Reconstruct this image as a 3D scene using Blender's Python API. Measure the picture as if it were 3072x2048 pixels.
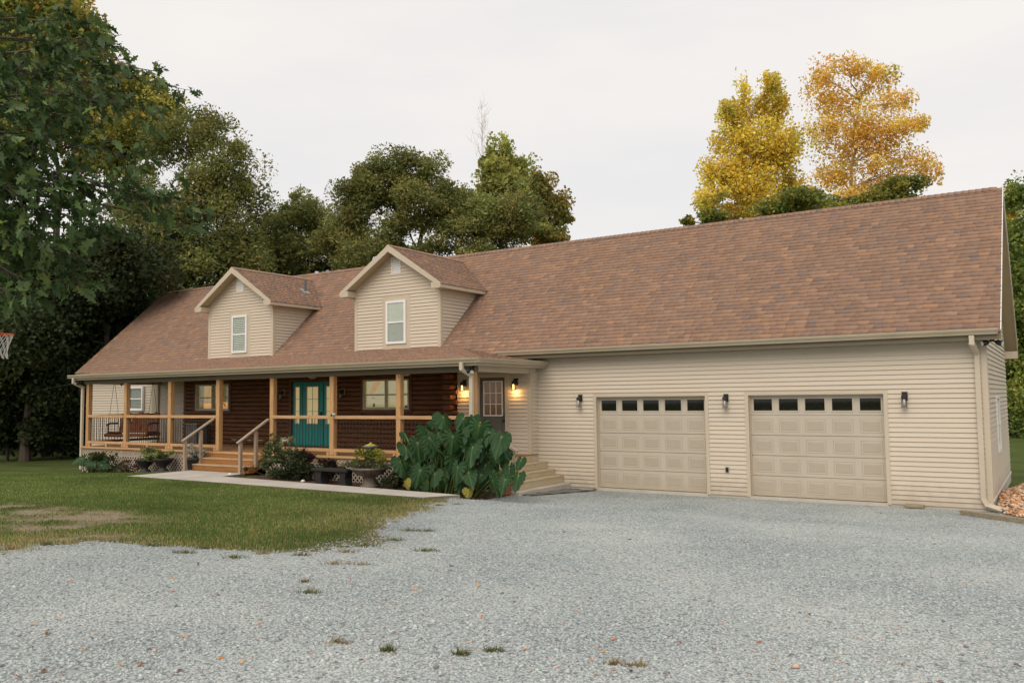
import bpy, math, random
import numpy as np
from mathutils import Vector, Matrix
R_ = math.radians
rng = np.random.default_rng(7)
random.seed(7)
for o in list(bpy.data.objects): bpy.data.objects.remove(o)
scene = bpy.context.scene
COL = scene.collection

# ------------------------------------------------------------------ camera
F_PX, YAW, PITCH, ROLL = 2522.4, 0.57518, 0.0670, -0.01137
CAM = np.array([6.188, -19.560, 2.380])
PW, PH = 3072.0, 2048.0
_f = np.array([-math.sin(YAW)*math.cos(PITCH), math.cos(YAW)*math.cos(PITCH), math.sin(PITCH)])
_r0 = np.array([math.cos(YAW), math.sin(YAW), 0.0]); _u0 = np.cross(_r0, _f)
_r = math.cos(ROLL)*_r0 + math.sin(ROLL)*_u0
_u = -math.sin(ROLL)*_r0 + math.cos(ROLL)*_u0
cd = bpy.data.cameras.new('camera'); cam = bpy.data.objects.new('camera', cd); COL.objects.link(cam)
cd.sensor_width = 36.0; cd.lens = 36.0*F_PX/PW; cd.clip_end = 2000; cd.clip_start = 0.05
m = Matrix.Identity(4)
for i in range(3):
    m[i][0] = _r[i]; m[i][1] = _u[i]; m[i][2] = -_f[i]; m[i][3] = CAM[i]
cam.matrix_world = m
scene.camera = cam

# ------------------------------------------------------------------ sky, sun, exposure
world = bpy.data.worlds.new('World'); scene.world = world; world.use_nodes = True
SUN_EL, SUN_AZ = R_(42), R_(172)      # azimuth from +Y clockwise: soft light from the camera side
nt = world.node_tree; nt.nodes.clear()
N = nt.nodes.new; L = nt.links.new
out = N('ShaderNodeOutputWorld')
sky = N('ShaderNodeTexSky'); sky.sky_type = 'NISHITA'; sky.sun_disc = False
sky.sun_elevation = SUN_EL; sky.sun_rotation = SUN_AZ; sky.dust_density = 4.0; sky.air_density = 1.0
bg1 = N('ShaderNodeBackground'); bg1.inputs[1].default_value = 0.12; L(sky.outputs[0], bg1.inputs[0])
tc = N('ShaderNodeTexCoord'); mp = N('ShaderNodeMapping'); mp.inputs['Scale'].default_value = (1.2, 1.2, 4.5)
L(tc.outputs['Generated'], mp.inputs[0])
nz = N('ShaderNodeTexNoise'); nz.inputs['Scale'].default_value = 1.7; nz.inputs['Detail'].default_value = 5; nz.inputs['Roughness'].default_value = 0.5
L(mp.outputs[0], nz.inputs[0])
cr = N('ShaderNodeValToRGB'); cr.color_ramp.elements[0].position = 0.30; cr.color_ramp.elements[1].position = 0.62
cr.color_ramp.elements[0].color = (0.81, 0.80, 0.80, 1); cr.color_ramp.elements[1].color = (0.92, 0.875, 0.83, 1)
L(nz.outputs[0], cr.inputs[0])
bg2 = N('ShaderNodeBackground'); bg2.inputs[1].default_value = 0.965; L(cr.outputs[0], bg2.inputs[0])
mx = N('ShaderNodeMixShader'); mx.inputs[0].default_value = 0.93
L(bg1.outputs[0], mx.inputs[1]); L(bg2.outputs[0], mx.inputs[2]); L(mx.outputs[0], out.inputs[0])
sd = bpy.data.lights.new('sun', 'SUN'); sd.energy = 1.5; sd.angle = R_(45); sd.color = (1.0, 0.90, 0.78)
sun = bpy.data.objects.new('sun', sd); COL.objects.link(sun)
sdir = Vector((math.sin(SUN_AZ)*math.cos(SUN_EL), math.cos(SUN_AZ)*math.cos(SUN_EL), math.sin(SUN_EL)))
sun.rotation_euler = sdir.to_track_quat('Z', 'Y').to_euler(); sun.location = (0, -30, 40)
vs = scene.view_settings; vs.view_transform = 'Standard'; vs.look = 'None'; vs.exposure = 0.14; vs.gamma = 1.0; vs.use_curve_mapping = False
scene.cycles.max_bounces = 8; scene.cycles.transparent_max_bounces = 12

# ------------------------------------------------------------------ pixel helpers (positions come from planes things touch)
def ray(px, py):
    d = _r*((px-PW/2)/F_PX) - _u*((py-PH/2)/F_PX) + _f
    return d
def on(px, py, ax, val):
    d = ray(px, py); i = 'XYZ'.index(ax)
    return CAM + d*((val-CAM[i])/d[i])
def pdepth(px, py, depth):
    return CAM + ray(px, py)*depth
KD = 3072.0/2352.0
def onD(a, b, ax, val): return on(a*KD, b*KD, ax, val)
def depth_of(p): return float(np.dot(np.asarray(p)-CAM, _f))

# ------------------------------------------------------------------ ground height
GX1 = ([-60, -30, -21, -17.75, -15.5, -12, -7, -4.5, 40], [-.4, -.2, .0, .18, .33, .27, .17, .07, .07])
GX2 = ([-60, -32, -22, -18, -15, -5, -2, 40], [-.6, -.15, .18, .30, .355, .30, .25, .24])
GX0 = ([-60, -30, -22, 40], [-.5, -.25, -.05, .0])
def ground(x, y):
    x = np.asarray(x, float); y = np.asarray(y, float)
    g0 = np.interp(x, *GX0); g1 = np.interp(x, *GX1); g2 = np.interp(x, *GX2)
    t1 = np.clip(-y/3.5, 0, 1); t2 = np.clip((-y-3.5)/2.3, 0, 1); t3 = np.clip((-y-5.8)/14.0, 0, 1.6)
    g3 = np.maximum(g2, 0.0)*0 + .74
    z = g0 + (g1-g0)*t1
    z = z + (g2-z)*t2*t2*(3-2*t2)
    lf = np.clip((x+30)/12, 0, 1)
    z = z + (g3*lf - z)*t3*(t3 > 0)*np.where(lf > 0, 1, .3)
    return z
def gz(x, y): return float(ground(x, y))
def gpt(px, py):
    d = ray(px, py); t = 4.0
    for _ in range(4000):
        p = CAM + d*t
        if p[2] <= gz(p[0], p[1]): break
        t += 0.02
    return CAM + d*t
def gD(a, b): return gpt(a*KD, b*KD)

# ------------------------------------------------------------------ materials
def new_mat(name):
    mt = bpy.data.materials.new(name); mt.use_nodes = True
    n = mt.node_tree; b = n.nodes['Principled BSDF']
    return mt, n, b
def M(name, col, rough=.6, var=.12, scale=3.0, fine=.06, fscale=60.0, bump=0.0, bscale=80.0, stretch=(1,1,1), spec=.4, metal=0.0, hue=None, emit=None, splash=0.0):
    mt, n, b = new_mat(name)
    nd = n.nodes.new; lk = n.links.new
    tcn = nd('ShaderNodeTexCoord'); mpn = nd('ShaderNodeMapping'); mpn.inputs['Scale'].default_value = stretch
    lk(tcn.outputs['Object'], mpn.inputs[0])
    n1 = nd('ShaderNodeTexNoise'); n1.inputs['Scale'].default_value = scale; n1.inputs['Detail'].default_value = 6
    n2 = nd('ShaderNodeTexNoise'); n2.inputs['Scale'].default_value = fscale; n2.inputs['Detail'].default_value = 3
    lk(mpn.outputs[0], n1.inputs[0]); lk(mpn.outputs[0], n2.inputs[0])
    c = np.array(col[:3], float); h = np.array(hue if hue is not None else c*(1-2*var))
    r1 = nd('ShaderNodeValToRGB'); r1.color_ramp.elements[0].position = .32; r1.color_ramp.elements[1].position = .68
    lo = np.clip(c*(1-var), 0, 1) if hue is None else h; hi = np.clip(c*(1+var), 0, 1)
    r1.color_ramp.elements[0].color = (*lo, 1); r1.color_ramp.elements[1].color = (*hi, 1)
    lk(n1.outputs[0], r1.inputs[0])
    mul = nd('ShaderNodeMath'); mul.operation = 'MULTIPLY_ADD'; mul.inputs[1].default_value = 2*fine*2; mul.inputs[2].default_value = 1-2*fine
    lk(n2.outputs[0], mul.inputs[0])
    mix = nd('ShaderNodeMix'); mix.data_type = 'RGBA'; mix.blend_type = 'MULTIPLY'; mix.inputs[0].default_value = 1
    lk(r1.outputs[0], mix.inputs[6]); lk(mul.outputs[0], mix.inputs[7])
    if splash:      # mud splashed up from the ground, with a ragged upper edge
        sx = nd('ShaderNodeSeparateXYZ'); lk(tcn.outputs['Object'], sx.inputs[0]); ns = nd('ShaderNodeTexNoise'); ns.inputs['Scale'].default_value = 5; ns.inputs['Detail'].default_value = 6; lk(tcn.outputs['Object'], ns.inputs[0])
        ad = nd('ShaderNodeMath'); ad.operation = 'MULTIPLY_ADD'; ad.inputs[1].default_value = .7; lk(ns.outputs[0], ad.inputs[0]); lk(sx.outputs[2], ad.inputs[2])
        mr = nd('ShaderNodeMapRange'); mr.inputs[1].default_value = .35; mr.inputs[2].default_value = .85; mr.inputs[3].default_value = splash; mr.inputs[4].default_value = 0; lk(ad.outputs[0], mr.inputs[0])
        mz = nd('ShaderNodeMix'); mz.data_type = 'RGBA'; lk(mr.outputs[0], mz.inputs[0]); lk(mix.outputs[2], mz.inputs[6]); mz.inputs[7].default_value = (.30, .24, .17, 1); lk(mz.outputs[2], b.inputs['Base Color'])
    else: lk(mix.outputs[2], b.inputs['Base Color'])
    b.inputs['Roughness'].default_value = rough; b.inputs['Metallic'].default_value = metal
    b.inputs['Specular IOR Level'].default_value = spec
    if bump:
        n3 = nd('ShaderNodeTexNoise'); n3.inputs['Scale'].default_value = bscale; n3.inputs['Detail'].default_value = 4
        lk(mpn.outputs[0], n3.inputs[0]); bp = nd('ShaderNodeBump'); bp.inputs['Strength'].default_value = bump; bp.inputs['Distance'].default_value = .01
        lk(n3.outputs[0], bp.inputs['Height']); lk(bp.outputs[0], b.inputs['Normal'])
    if emit:
        b.inputs['Emission Color'].default_value = (*emit[:3], 1); b.inputs['Emission Strength'].default_value = emit[3]
    return mt
def wood(name, col, dark, axis='X', rough=.7, knots=True):
    mt, n, b = new_mat(name); nd = n.nodes.new; lk = n.links.new
    s = {'X': (1.2, 22, 22), 'Y': (22, 1.2, 22), 'Z': (22, 22, 1.2)}[axis]
    tcn = nd('ShaderNodeTexCoord'); mpn = nd('ShaderNodeMapping'); mpn.inputs['Scale'].default_value = s
    gi = nd('ShaderNodeObjectInfo'); add = nd('ShaderNodeVectorMath'); add.operation = 'ADD'
    lk(tcn.outputs['Object'], add.inputs[0])
    sc = nd('ShaderNodeMath'); sc.operation = 'MULTIPLY'; sc.inputs[1].default_value = 37; lk(gi.outputs['Random'], sc.inputs[0]); lk(sc.outputs[0], add.inputs[1])
    lk(add.outputs[0], mpn.inputs[0])
    n1 = nd('ShaderNodeTexNoise'); n1.inputs['Scale'].default_value = 1.5; n1.inputs['Detail'].default_value = 7; n1.inputs['Distortion'].default_value = .6
    lk(mpn.outputs[0], n1.inputs[0])
    r1 = nd('ShaderNodeValToRGB'); r1.color_ramp.elements[0].position = .28; r1.color_ramp.elements[1].position = .66
    r1.color_ramp.elements[0].color = (*dark, 1); r1.color_ramp.elements[1].color = (*col, 1); lk(n1.outputs[0], r1.inputs[0])
    last = r1.outputs[0]
    if knots:
        vm = nd('ShaderNodeMapping'); vs_ = {'X': (.5, 1.6, 1.6), 'Y': (1.6, .5, 1.6), 'Z': (1.6, 1.6, .5)}[axis]; vm.inputs['Scale'].default_value = tuple(3*q for q in vs_)
        lk(add.outputs[0], vm.inputs[0]); vo = nd('ShaderNodeTexVoronoi'); vo.inputs['Scale'].default_value = 1.6; lk(vm.outputs[0], vo.inputs[0])
        r2 = nd('ShaderNodeValToRGB'); r2.color_ramp.elements[0].position = .05; r2.color_ramp.elements[1].position = .13
        r2.color_ramp.elements[0].color = (.35, .28, .22, 1); r2.color_ramp.elements[1].color = (1, 1, 1, 1); lk(vo.outputs['Distance'], r2.inputs[0])
        mx_ = nd('ShaderNodeMix'); mx_.data_type = 'RGBA'; mx_.blend_type = 'MULTIPLY'; mx_.inputs[0].default_value = 1
        lk(last, mx_.inputs[6]); lk(r2.outputs[0], mx_.inputs[7]); last = mx_.outputs[2]
    lk(last, b.inputs['Base Color']); b.inputs['Roughness'].default_value = rough; b.inputs['Specular IOR Level'].default_value = .3
    bp = nd('ShaderNodeBump'); bp.inputs['Strength'].default_value = .25; bp.inputs['Distance'].default_value = .004
    lk(n1.outputs[0], bp.inputs['Height']); lk(bp.outputs[0], b.inputs['Normal'])
    return mt
def attr_mat(name, rough=.8, fine=.25, fscale=90.0, spec=.25, trans=0.0, bump=0.0, mult=1.0):
    mt, n, b = new_mat(name); nd = n.nodes.new; lk = n.links.new
    at = nd('ShaderNodeAttribute'); at.attribute_name = 'col'
    tcn = nd('ShaderNodeTexCoord'); n2 = nd('ShaderNodeTexNoise'); n2.inputs['Scale'].default_value = fscale; n2.inputs['Detail'].default_value = 3
    lk(tcn.outputs['Object'], n2.inputs[0])
    mul = nd('ShaderNodeMath'); mul.operation = 'MULTIPLY_ADD'; mul.inputs[1].default_value = 2*fine*mult; mul.inputs[2].default_value = (1-fine)*mult
    lk(n2.outputs[0], mul.inputs[0])
    mix = nd('ShaderNodeMix'); mix.data_type = 'RGBA'; mix.blend_type = 'MULTIPLY'; mix.inputs[0].default_value = 1
    lk(at.outputs['Color'], mix.inputs[6]); lk(mul.outputs[0], mix.inputs[7]); lk(mix.outputs[2], b.inputs['Base Color'])
    b.inputs['Roughness'].default_value = rough; b.inputs['Specular IOR Level'].default_value = spec
    if bump:
        bp = nd('ShaderNodeBump'); bp.inputs['Strength'].default_value = bump; bp.inputs['Distance'].default_value = .004
        lk(n2.outputs[0], bp.inputs['Height']); lk(bp.outputs[0], b.inputs['Normal'])
    if trans:
        tr = nd('ShaderNodeBsdfTranslucent'); lk(mix.outputs[2], tr.inputs[0]); ms = nd('ShaderNodeMixShader'); ms.inputs[0].default_value = trans
        lk(b.outputs[0], ms.inputs[1]); lk(tr.outputs[0], ms.inputs[2]); lk(ms.outputs[0], n.nodes['Material Output'].inputs[0])
    return mt
def glass_mat(name, refl=.10, tint=(.9, .93, .9)):
    mt, n, b = new_mat(name); nd = n.nodes.new; lk = n.links.new
    t = nd('ShaderNodeBsdfTransparent'); t.inputs[0].default_value = (*tint, 1); g = nd('ShaderNodeBsdfGlossy'); g.inputs['Roughness'].default_value = .03
    ms = nd('ShaderNodeMixShader'); ms.inputs[0].default_value = refl
    lk(t.outputs[0], ms.inputs[1]); lk(g.outputs[0], ms.inputs[2]); lk(ms.outputs[0], n.nodes['Material Output'].inputs[0])
    return mt
SID = (.59, .51, .405)
MAT = dict(
 siding=M('vinyl_siding', SID, .55, .05, .7, .03, 45, bump=.12, bscale=160, stretch=(.25, .25, 1), splash=.5),
 trim=M('vinyl_trim', (.54, .465, .355), .5, .04, 1.5, .02, 30),
 fascia=M('fascia', (.46, .39, .29), .5, .05, 1.5, .02, 30),
 gutter=M('gutter_metal', (.40, .34, .24), .38, .06, 2, .03, 30, spec=.5),
 soffit=M('soffit', (.42, .34, .22), .6, .05, 2, .03, 30),
 gdoor=M('garage_door_steel', (.505, .445, .355), .48, .04, 1.2, .02, 120, bump=.06, bscale=220, splash=.35),
 white=M('white_vinyl', (.78, .77, .75), .45, .03, 2, .02, 40),
 grille=M('grey_white_frame', (.52, .50, .44), .45, .03, 2, .02, 40),
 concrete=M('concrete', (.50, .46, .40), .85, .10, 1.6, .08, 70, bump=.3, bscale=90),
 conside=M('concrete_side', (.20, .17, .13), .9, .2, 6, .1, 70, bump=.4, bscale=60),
 black=M('black_metal', (.018, .018, .018), .45, .1, 8, .05, 40),
 bronze=M('dark_baluster', (.03, .022, .016), .5, .1, 8, .05, 40),
 teal=M('teal_paint', (.014, .30, .28), .42, .05, 3, .03, 40),
 gdark=M('grey_green_paint', (.115, .11, .09), .5, .05, 3, .03, 40),
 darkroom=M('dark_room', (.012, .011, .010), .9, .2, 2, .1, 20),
 blind=M('blind_slat', (.70, .72, .64), .6, .04, 2, .02, 40),
 blindpale=M('blind_pale', (.72, .71, .66), .6, .04, 2, .02, 40),
 lit=M('lit_room', (.62, .54, .30), .8, .08, 1.3, .03, 20, emit=(.62, .50, .24, .42)),
 litwarm=M('lit_room_warm', (.7, .4, .15), .8, .2, 1.6, .05, 20, emit=(1.0, .45, .13, .55)),
 ambient=M('dim_room', (.25, .20, .10), .8, .25, 2.2, .05, 20, emit=(.30, .21, .08, .30)),
 logw=wood('stained_log', (.20, .082, .034), (.06, .024, .011), 'X', .6),
 logend=wood('log_end', (.23, .095, .04), (.10, .035, .014), 'X', .7, False),
 post=wood('cedar_post', (.60, .37, .18), (.41, .215, .085), 'Z', .7),
 rail=wood('cedar_rail', (.60, .37, .19), (.44, .245, .105), 'X', .7),
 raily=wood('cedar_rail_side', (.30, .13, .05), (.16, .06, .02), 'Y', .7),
 deck=wood('deck_board', (.36, .21, .10), (.22, .12, .055), 'X', .75),
 stepo=wood('stained_step', (.36, .165, .05), (.24, .10, .03), 'X', .7),
 stept=wood('step_tread', (.50, .36, .22), (.36, .24, .13), 'X', .75),
 pine=wood('pale_pine_y', (.56, .47, .32), (.42, .33, .20), 'Y', .75),
 greyw=wood('weathered_wood', (.44, .35, .25), (.26, .19, .13), 'Z', .85),
 greywy=wood('weathered_rail', (.46, .38, .29), (.28, .21, .15), 'Y', .85),
 swing=wood('varnished_cedar', (.30, .085, .02), (.07, .02, .008), 'Z', .35),
 timber=wood('landscape_timber', (.34, .29, .20), (.17, .13, .09), 'X', .9),
 eave_shade=M('eave_shade_trim', (.17, .14, .09), .6, .05, 2, .03, 30),  # shade under the eaves put into the colour of fascia, soffit and front beam
 lattice=M('lattice', (.44, .38, .30), .8, .08, 3, .04, 40),
 bark=M('bark', (.075, .058, .042), .9, .35, 5, .2, 30, bump=.8, bscale=25, stretch=(1, 1, .25)),
 barkw=M('pale_bark', (.42, .33, .24), .9, .25, 5, .15, 30, bump=.6, bscale=25, stretch=(1, 1, .25)),
 shingle=attr_mat('asphalt_shingle', .92, .30, 130, .2, 0, .5),
 leaf=attr_mat('tree_leaf', .62, .18, 9, .22, .40),
 leafw=attr_mat('waxy_leaf', .50, .16, 14, .28, .22),
 grass=attr_mat('grass_blade', .7, .2, 5, .2, .25),
 stone=attr_mat('gravel_stone', .88, .22, 70, .2, 0, .35),
 pot=M('dark_pot', (.035, .034, .033), .6, .25, 6, .1, 40, bump=.3),
 cast=M('cast_stone', (.17, .145, .11), .9, .35, 5, .15, 50, bump=.6, bscale=60),
 dark_stone=M('dark_bench_stone', (.020, .019, .018), .8, .3, 6, .1, 50, bump=.4),
 terracotta=M('terracotta', (.36, .12, .05), .8, .15, 6, .1, 50),
 steel=M('steel', (.55, .55, .55), .25, .05, 6, .02, 40, metal=1.0),
 orange=M('rim_orange', (.72, .13, .03), .45, .08, 6, .04, 40),
 net=M('net_cord', (.72, .70, .66), .8, .06, 6, .04, 40),
 mulch=M('bed_mulch', (.10, .045, .025), .95, .45, 9, .3, 60, bump=1.0, bscale=60, hue=(.035, .025, .018)),
 fabric=M('weed_fabric', (.165, .165, .15), .9, .2, 5, .1, 60, bump=.4, bscale=40),
 found=M('foundation', (.50, .46, .39), .85, .08, 2, .05, 50, bump=.2),
 glass=glass_mat('window_glass', .09), glassdark=glass_mat('garage_glass', .035, (.75, .75, .72)),
 lampglass=glass_mat('lamp_glass', .10, (.97, .97, .97)),
 bulb=M('lit_bulb', (1, .7, .3), .5, 0, 1, 0, 1, emit=(1.0, .60, .22, 4.5)),
 bulboff=M('unlit_bulb', (.7, .68, .62), .3, 0, 1, 0, 1),
)

# ------------------------------------------------------------------ mesh building
class MB:
    def __init__(s): s.v = []; s.f = []
    def add(s, vs, fs):
        o = len(s.v); s.v += [tuple(map(float, q)) for q in vs]; s.f += [tuple(i+o for i in f) for f in fs]; return s
    def box(s, x0, x1, y0, y1, z0, z1):
        return s.add([(x0,y0,z0),(x1,y0,z0),(x1,y1,z0),(x0,y1,z0),(x0,y0,z1),(x1,y0,z1),(x1,y1,z1),(x0,y1,z1)],
                     [(0,3,2,1),(4,5,6,7),(0,1,5,4),(1,2,6,5),(2,3,7,6),(3,0,4,7)])
    def bbox(s, x0, x1, y0, y1, z0, z1, b=.008):
        # box with bevelled edges along every side
        vs = []; 
        for (x, sx) in ((x0, 1), (x1, -1)):
            for (y, sy) in ((y0, 1), (y1, -1)):
                for (z, sz) in ((z0, 1), (z1, -1)):
                    vs += [(x, y+sy*b, z+sz*b), (x+sx*b, y, z+sz*b), (x+sx*b, y+sy*b, z)]
        def i(a, c, d, k): return (a*4+c*2+d)*3+k
        fs = [(i(0,0,0,0),i(0,0,1,0),i(0,1,1,0),i(0,1,0,0)),(i(1,0,0,0),i(1,1,0,0),i(1,1,1,0),i(1,0,1,0)),
              (i(0,0,0,1),i(1,0,0,1),i(1,0,1,1),i(0,0,1,1)),(i(0,1,0,1),i(0,1,1,1),i(1,1,1,1),i(1,1,0,1)),
              (i(0,0,0,2),i(0,1,0,2),i(1,1,0,2),i(1,0,0,2)),(i(0,0,1,2),i(1,0,1,2),i(1,1,1,2),i(0,1,1,2))]
        for a in (0,1):
            for c in (0,1):
                fs.append((i(a,c,0,0),i(a,c,0,1),i(a,c,1,1),i(a,c,1,0)))
                fs.append((i(a,0,c,0),i(a,0,c,2),i(a,1,c,2),i(a,1,c,0)))
                fs.append((i(0,a,c,1),i(0,a,c,2),i(1,a,c,2),i(1,a,c,1)))
        for a in (0,1):
            for c in (0,1):
                for d in (0,1): fs.append((i(a,c,d,0),i(a,c,d,1),i(a,c,d,2)))
        return s.add(vs, fs)
    def prism(s, poly, vec):
        # polygon (list of 3-D points) extruded along vec
        n = len(poly); p = [np.array(q, float) for q in poly]; v = np.array(vec, float)
        return s.add([*p, *[q+v for q in p]], [tuple(range(n))[::-1], tuple(range(n, 2*n))] + [(i, (i+1) % n, n+(i+1) % n, n+i) for i in range(n)])
    def extr_x(s, prof, x0, x1):   # profile of (y, z)
        return s.prism([(x0, y, z) for y, z in prof], (x1-x0, 0, 0))
    def extr_y(s, prof, y0, y1):   # profile of (x, z)
        return s.prism([(x, y0, z) for x, z in prof], (0, y1-y0, 0))
    def bar(s, a, b, w, h, up=(0, 0, 1)):
        a = np.array(a, float); b = np.array(b, float); d = b-a; d /= np.linalg.norm(d); u = np.array(up, float)
        sd_ = np.cross(d, u); sd_ /= np.linalg.norm(sd_); u = np.cross(sd_, d)
        q = [a+sd_*x*w/2+u*y*h/2 for x, y in ((-1,-1),(1,-1),(1,1),(-1,1))]
        return s.prism(q, b-a)
    def tube(s, pts, rad, n=8, cap=True):
        pts = [np.array(p, float) for p in pts]; k = len(pts)
        if np.isscalar(rad): rad = [rad]*k
        rings = []; prev = None
        for i in range(k):
            d = pts[min(i+1, k-1)]-pts[max(i-1, 0)]; d /= (np.linalg.norm(d)+1e-9)
            if prev is None:
                ref = np.array([0, 0, 1.]) if abs(d[2]) < .9 else np.array([1., 0, 0]); a = np.cross(d, ref)
            else: a = prev-d*np.dot(prev, d)
            a /= np.linalg.norm(a); prev = a; b = np.cross(d, a)
            rings.append([pts[i]+rad[i]*(a*math.cos(t)+b*math.sin(t)) for t in np.linspace(0, 2*math.pi, n, endpoint=False)])
        vs = [q for r in rings for q in r]; fs = []
        for i in range(k-1):
            for j in range(n): fs.append((i*n+j, i*n+(j+1) % n, (i+1)*n+(j+1) % n, (i+1)*n+j))
        if cap: fs += [tuple(range(n))[::-1], tuple((k-1)*n+j for j in range(n))]
        return s.add(vs, fs)
    def lathe(s, prof, c, n=20):   # profile of (r, z), axis vertical at c
        c = np.array(c, float); vs = []; fs = []; k = len(prof)
        for r, z in prof:
            for t in np.linspace(0, 2*math.pi, n, endpoint=False): vs.append((c[0]+r*math.cos(t), c[1]+r*math.sin(t), c[2]+z))
        for i in range(k-1):
            for j in range(n): fs.append((i*n+j, i*n+(j+1) % n, (i+1)*n+(j+1) % n, (i+1)*n+j))
        fs += [tuple(range(n))[::-1], tuple((k-1)*n+j for j in range(n))]
        return s.add(vs, fs)
    def ring(s, c, R, r, axis=(0, 0, 1), n=28, k=8):
        c = np.array(c, float); ax = np.array(axis, float); ax /= np.linalg.norm(ax)
        a = np.cross(ax, [1, 0, 0] if abs(ax[0]) < .9 else [0, 1, 0]); a /= np.linalg.norm(a); b = np.cross(ax, a); vs = []; fs = []
        for i in range(n):
            t = 2*math.pi*i/n; d = a*math.cos(t)+b*math.sin(t)
            for j in range(k):
                q = 2*math.pi*j/k; vs.append(c+d*(R+r*math.cos(q))+ax*r*math.sin(q))
        for i in range(n):
            for j in range(k): fs.append((i*k+j, ((i+1) % n)*k+j, ((i+1) % n)*k+(j+1) % k, i*k+(j+1) % k))
        return s.add(vs, fs)
    def build(s, name, mat=None, parent=None, smooth=False, kind=None):
        me = bpy.data.meshes.new(name); off = world_loc(parent)
        me.from_pydata([(a-off[0], b-off[1], c-off[2]) for a, b, c in s.v], [], s.f); me.validate(); me.update()
        return link(name, me, mat, parent, smooth, kind)
WLOC = {}
def world_loc(p):
    return WLOC.get(p.name, (0, 0, 0)) if p is not None else (0, 0, 0)
def link(name, me, mat, parent=None, smooth=False, kind=None):
    o = bpy.data.objects.new(name, me); COL.objects.link(o)
    if mat is not None: me.materials.append(MAT[mat] if isinstance(mat, str) else mat)
    if parent is not None: o.parent = parent; WLOC[o.name] = world_loc(parent)
    if smooth: me.polygons.foreach_set('use_smooth', [True]*len(me.polygons))
    if kind: o['kind'] = kind
    return o
def tag(o, label, cat, group=None):
    o['label'] = label; o['category'] = cat
    if group: o['group'] = group
    return o
def thing(name, label, cat, loc=(0, 0, 0), group=None):
    o = bpy.data.objects.new(name, None); COL.objects.link(o); o.location = loc; o.empty_display_size = .2
    WLOC[o.name] = tuple(map(float, loc)); return tag(o, label, cat, group)
def raw_mesh(name, V, Fc, col=None, mat=None, parent=None, smooth=False, kind=None):
    """V (n,3) array, Fc list of equally sized face arrays [(m,k) int]; col (n,3) point colours"""
    off = np.array(world_loc(parent)); V = np.asarray(V, float)-off
    me = bpy.data.meshes.new(name); me.vertices.add(len(V)); me.vertices.foreach_set('co', V.astype(np.float32).ravel())
    if not isinstance(Fc, list): Fc = [Fc]
    tot = sum(f.size for f in Fc); nf = sum(len(f) for f in Fc)
    me.loops.add(tot); me.polygons.add(nf)
    me.loops.foreach_set('vertex_index', np.concatenate([f.ravel() for f in Fc]).astype(np.int32))
    tl = np.concatenate([np.full(len(f), f.shape[1]) for f in Fc]); st = np.concatenate([[0], np.cumsum(tl)[:-1]])
    me.polygons.foreach_set('loop_start', st.astype(np.int32))
    me.update(calc_edges=True)
    if col is not None:
        a = me.attributes.new('col', 'FLOAT_COLOR', 'POINT'); c4 = np.ones((len(V), 4), np.float32); c4[:, :3] = col
        a.data.foreach_set('color', c4.ravel())
    return link(name, me, mat, parent, smooth, kind)
def struct(o): o['kind'] = 'structure'; return o
def copy_tree(o, parent=None):
    c = o.copy(); COL.objects.link(c); c.parent = parent
    for ch in list(o.children): copy_tree(ch, c)
    return c
# ================================================================== the setting: ground, driveway, walkway
_ng = np.random.default_rng(3).random((257, 257))
def vnoise(x, y, s):
    # smooth value noise in 0..1
    u = np.asarray(x, float)*s+1000.3; v = np.asarray(y, float)*s+1000.7; i = np.floor(u).astype(int); j = np.floor(v).astype(int); a = u-i; b_ = v-j
    a = a*a*(3-2*a); b_ = b_*b_*(3-2*b_); i0 = i % 256; j0 = j % 256
    return (_ng[i0, j0]*(1-a)+_ng[i0+1, j0]*a)*(1-b_)+(_ng[i0, j0+1]*(1-a)+_ng[i0+1, j0+1]*a)*b_
def fnoise(x, y, s): return (vnoise(x, y, s)*.5+vnoise(x, y, s*2.3)*.3+vnoise(x, y, s*5.1)*.2)
def lawn_edge(y):
    # x of the ragged line where the gravel begins, as a function of y
    ys = [-60, -30, -20, -16.0, -14.2, -13.06, -12.85, -12.7, -12.46, -12.2, -11.67, -11.14, -10.53, -9.75, -8.68, -7.37, -6.55, -5.66, -4.9, -3.6, 1]
    xs = [-30, -9, -5.6, -4.85, -4.8, -4.85, -4.1, -3.45, -2.77, -2.15, -1.75, -1.6, -1.85, -2.65, -3.3, -3.8, -4.2, -4.5, -4.75, -4.95, -4.9]
    y = np.asarray(y, float)
    return np.interp(y, ys, xs) + .10*np.sin(y*5.1)+.07*np.sin(y*11.7+1)+.05*np.sin(y*23.0)
def grid_mesh(X, Y, Z):
    n, k = X.shape; V = np.stack([X, Y, Z], -1).reshape(-1, 3); i = np.arange(n*k).reshape(n, k)
    return V, np.stack([i[:-1, :-1], i[:-1, 1:], i[1:, 1:], i[1:, :-1]], -1).reshape(-1, 4)
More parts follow.
